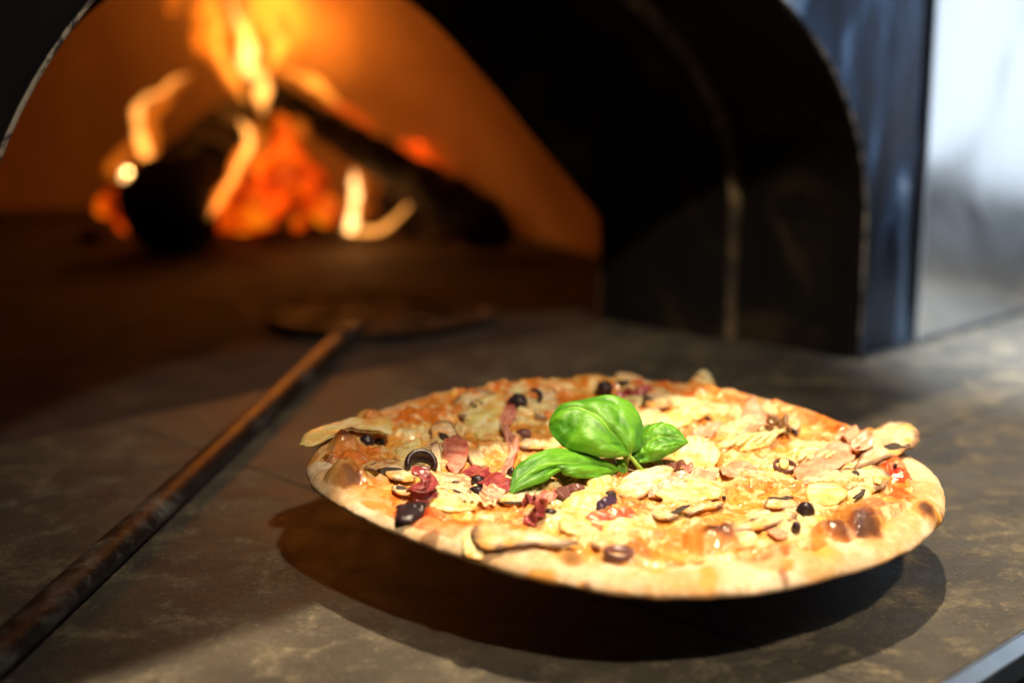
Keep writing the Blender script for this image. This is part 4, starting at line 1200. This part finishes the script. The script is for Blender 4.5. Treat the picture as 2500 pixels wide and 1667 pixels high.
mushroom(c3((600,1280),(640,1225),(780,1240),(880,1250),(900,1300),(760,1310),(640,1300)), 0.0024, 0.0014, gills=[c3((635,1225),(720,1240),(840,1220),(850,1232),(720,1252),(650,1240))])
mushroom(c3((250,1490),(400,1450),(600,1400),(780,1370),(880,1380),(860,1430),(700,1470),(500,1520),(330,1540)), 0.0030, 0.0016, gills=[c3((400,1450),(480,1430),(560,1412),(500,1440))])
olive_blob(1943, 1286, 12, 12, 20, 0.001)
ham(c3((620,1510),(720,1470),(820,1480),(830,1530),(720,1560)), 0.0018, 0.0006, col=col_ham_pale)
for x, y in [(1768, 1214), (2186, 1134)]: olive_blob(x, y, 6, 5, 7, 0.001)

# ------------------------------------------------------------------ BASIL
def mat_basil():
    m, nt, bs = nt_new("basil_leaf")
    at = nt.nodes.new('ShaderNodeVertexColor'); at.layer_name = "Col"
    f = noise(nt, 160, 4, 0.6, 0.6)
    c = mix(nt, 0.45, at.outputs[0], ramp(nt, f, [(0.3, (0.45, 0.55, 0.35)), (0.7, (1, 1, 1))]), 'MULTIPLY')
    nt.links.new(c, bs.inputs['Base Color'])
    bs.inputs['Roughness'].default_value = 0.44
    bs.inputs['Specular IOR Level'].default_value = 0.45
    bs.inputs['Subsurface Weight'].default_value = 0.2
    bs.inputs['Subsurface Radius'].default_value = (0.4, 1.0, 0.2)
    bs.inputs['Subsurface Scale'].default_value = 0.002
    bump(nt, bs, noise(nt, 900, 3, 0.6, 0.3), 0.5, 0.0005)
    return m
M_BASIL = mat_basil()
M_STEM = simple("basil_stem", [(0.3, (0.16, 0.34, 0.03)), (0.7, (0.32, 0.52, 0.08))], 200, (0.3, 0.45), bmp=0.2, bd=0.0003, sss=0.2)
def sdepth(x, y, lift=0.0):
    u, v, w = to_surface(x, y, lift)
    return float((world(np.array(u), np.array(v), np.array(w)) - C0) @ FW)
B0 = c2((1670, 1080))[0]
D0 = sdepth(*B0)
basil = empty("basil_sprig", at_depth(B0[0], B0[1], D0)); tag(basil, "fresh green basil sprig standing at the centre of the pizza", "basil")
def leaf(up, mid, lo, dup, dmid, dlo, seed, veins=6, bulge=0.0016, n=60, mm=41):
    up = catmull([(*c2(p)[0], d) for p, d in zip(up, dup)], n)
    mid = catmull([(*c2(p)[0], d) for p, d in zip(mid, dmid)], n)
    lo = catmull([(*c2(p)[0], d) for p, d in zip(lo, dlo)], n)
    G = np.zeros((n, mm, 3))
    for i in range(n):
        a, b, c_ = [at_depth(q[0], q[1], q[2]) for q in (up[i], mid[i], lo[i])]
        for j in range(mm):
            s = j / (mm - 1) * 2 - 1     # -1 upper edge, 0 mid, 1 lower edge
            if s < 0: p = b + (a - b) * (-s)
            else: p = b + (c_ - b) * s
            G[i, j] = p
    # normals
    du = np.gradient(G, axis=0); dv = np.gradient(G, axis=1)
    nn = np.cross(du, dv); nn /= (np.linalg.norm(nn, axis=2, keepdims=True) + 1e-12)
    view = C0 - G[n // 2, mm // 2]
    if (nn[n // 2, mm // 2] @ view) < 0: nn = -nn
    i = np.arange(n)[:, None] / (n - 1); s = (np.arange(mm)[None, :] / (mm - 1) * 2 - 1)
    env = np.sin(math.pi * np.clip(i, 0, 1)) ** 0.6
    lat = np.abs(np.sin((i * veins - np.abs(s) * 1.6 + 0.5 * fbm(i * 4 + 0 * s, s * 3 + 0 * i, 1.5, 2, seed + 9)) * math.pi)) ** 0.6
    rnd = fbm(i * 3 + seed + 0 * s, s * 2 + seed + 0 * i, 1.3, 3, seed)
    hgt = bulge * env * ((1 - np.abs(s) ** 2.0) * 1.9 * np.abs(s) ** 0.45 + 0.42 * lat * (1 - np.abs(s) ** 3) * np.abs(s) ** 0.5) + 0.0036 * (rnd - 0.5) * env + 0.0009 * (fbm(i * 14 + 0 * s, s * 7 + 0 * i, 1.0, 2, seed + 5) - 0.5) * env
    hgt = hgt - 0.0009 * np.exp(-(s / 0.06) ** 2) * env
    hgt = hgt + 0.0010 * env * np.abs(s) ** 4 * (fbm(i * 9 + seed, s * 2, 1.0, 2, seed + 3) - 0.5) * 2
    G = G + nn * hgt[..., None]
    V = G.reshape(-1, 3)
    Fc = [(a * mm + b, a * mm + b + 1, (a + 1) * mm + b + 1, (a + 1) * mm + b) for a in range(n - 1) for b in range(mm - 1)]
    o = mesh_obj("leaf", V, Fc, M_BASIL, basil)
    c = np.tile(np.array((0.055, 0.22, 0.008)), (n * mm, 1))
    rf = rnd.reshape(-1)
    c = lerpc(c, (0.13, 0.38, 0.015), sstep(0.35, 0.65, rf))
    vein = np.exp(-((s + 0 * i) / 0.045) ** 2).ravel()
    c = lerpc(c, (0.30, 0.52, 0.08), vein * 0.6)
    v2 = np.exp(-(np.sin((i * veins - np.abs(s) * 1.6) * math.pi) / 0.16) ** 2).ravel()
    c = lerpc(c, (0.17, 0.40, 0.04), v2 * 0.35)
    cadd(o.data, c)
    md = o.modifiers.new('solid', 'SOLIDIFY'); md.thickness = 0.0004; md.offset = -1
    ms = o.modifiers.new('sub', 'SUBSURF'); ms.levels = 1; ms.render_levels = 1
    return o
d = D0
# right leaf behind
leaf([(1525,925),(1590,720),(1690,610),(1850,573),(1960,640),(2080,780)], [(1530,930),(1620,830),(1730,760),(1850,720),(1970,740),(2082,782)], [(1535,935),(1620,985),(1740,965),(1870,915),(1985,855),(2085,785)],
     [d+.004,d+.016,d+.020,d+.020,d+.018,d+.010], [d+.004,d+.007,d+.008,d+.008,d+.009,d+.010], [d+.004,d+.004,d+.003,d+.003,d+.006,d+.010], 4, veins=5)
# left leaf low
TL = c2((385, 1275))[0]; dt = sdepth(*TL, 0.0004)
ds = np.linspace(0, 1, 8)
dl = [d + (dt - d) * q for q in ds]
leaf([(1412,1050),(1250,935),(1060,880),(900,845),(720,865),(545,930),(410,1040),(375,1272)], [(1412,1052),(1260,1010),(1080,990),(900,985),(740,990),(580,1040),(450,1130),(378,1275)], [(1412,1054),(1300,1110),(1130,1128),(980,1118),(870,1050),(700,1160),(520,1215),(385,1282)],
     [dl[0],dl[1]+.010,dl[2]+.014,dl[3]+.015,dl[4]+.013,dl[5]+.010,dl[6]+.006,dl[7]], [dl[0],dl[1]-.001,dl[2]-.002,dl[3]-.002,dl[4]-.002,dl[5]-.002,dl[6]-.001,dl[7]], [dl[0],dl[1]-.004,dl[2]-.005,dl[3]-.004,dl[4]+.002,dl[5]-.003,dl[6]-.003,dl[7]], 9, veins=6, bulge=0.0014)
# main leaf
leaf([(1512,898),(1610,830),(1648,650),(1560,470),(1380,352),(1100,398),(900,430),(760,560)], [(1508,902),(1440,800),(1350,690),(1240,570),(1130,490),(1000,450),(870,470),(755,585)], [(1505,905),(1400,922),(1230,920),(1060,870),(920,838),(840,780),(775,710),(748,610)],
     [d-.001,d+.002,d+.008,d+.014,d+.018,d+.018,d+.014,d+.008], [d-.001,d-.002,d-.002,d-.001,d+.002,d+.005,d+.006,d+.007], [d-.001,d-.006,d-.009,d-.009,d-.006,d-.003,d+.001,d+.006], 14, veins=6, bulge=0.0021)
stp = [(*c2(p)[0], q) for p, q in [((1500, 895), d - .001), ((1535, 930), d - .001), ((1590, 1000), d - .001), ((1650, 1070), d), ((1685, 1100), d + .001)]]
cc = catmull(stp, 16)
tube("stem", [at_depth(*q) for q in cc], [0.0007 + 0.0009 * i / 15 for i in range(16)], M_STEM, basil, seg=12)
stp = [(*c2(p)[0], q) for p, q in [((1480, 900), d + .004), ((1482, 980), d + .004), ((1472, 1060), d + .004), ((1468, 1120), d + .003)]]
cc = catmull(stp, 12)
tube("stem", [at_depth(*q) for q in cc], 0.0013, M_STEM, basil, seg=12)
def small_leaf(pts, dd, seed):
    o = slab = leaf(*pts, *dd, seed, veins=3, bulge=0.0006, n=24, mm=17)
small_leaf(([(1380,1000),(1400,960),(1440,940),(1480,960)], [(1380,1005),(1410,1010),(1445,1020),(1480,1040)], [(1380,1010),(1400,1060),(1440,1100),(1478,1110)]), ([d+.004]*4, [d+.002]*4, [d+.002]*4), 21)

# ================================================================== PIZZA STAND (under the pizza, in its shade)
stand = empty("pizza_stand", (PC[0] + 0.0, PC[1] + 0.028, 0)); tag(stand, "small dark metal stand in the shade under the pizza", "stand")
sx, sy = stand.location.x, stand.location.y
def lathe(name, prof, mat, parent, cx, cy, seg=48):
    V = [Vector((cx + r * math.cos(2 * math.pi * k / seg), cy + r * math.sin(2 * math.pi * k / seg), z)) for r, z in prof for k in range(seg)]
    Fc = [(i * seg + k, i * seg + (k + 1) % seg, (i + 1) * seg + (k + 1) % seg, (i + 1) * seg + k) for i in range(len(prof) - 1) for k in range(seg)]
    Fc += [tuple(reversed(range(seg))), tuple((len(prof) - 1) * seg + k for k in range(seg))]
    return fix_normals(mesh_obj(name, V, Fc, mat, parent))
lathe("foot", [(0.040, 0.0), (0.040, 0.002), (0.012, 0.006), (0.009, 0.0065)], M_BLACK, stand, sx, sy)
lathe("column", [(0.0088, 0.0065), (0.0088, 0.028)], M_BLACK, stand, sx, sy)
lathe("rest", [(0.0088, 0.0281), (0.034, 0.0305), (0.034, 0.0330)], M_BLACK, stand, sx, sy)
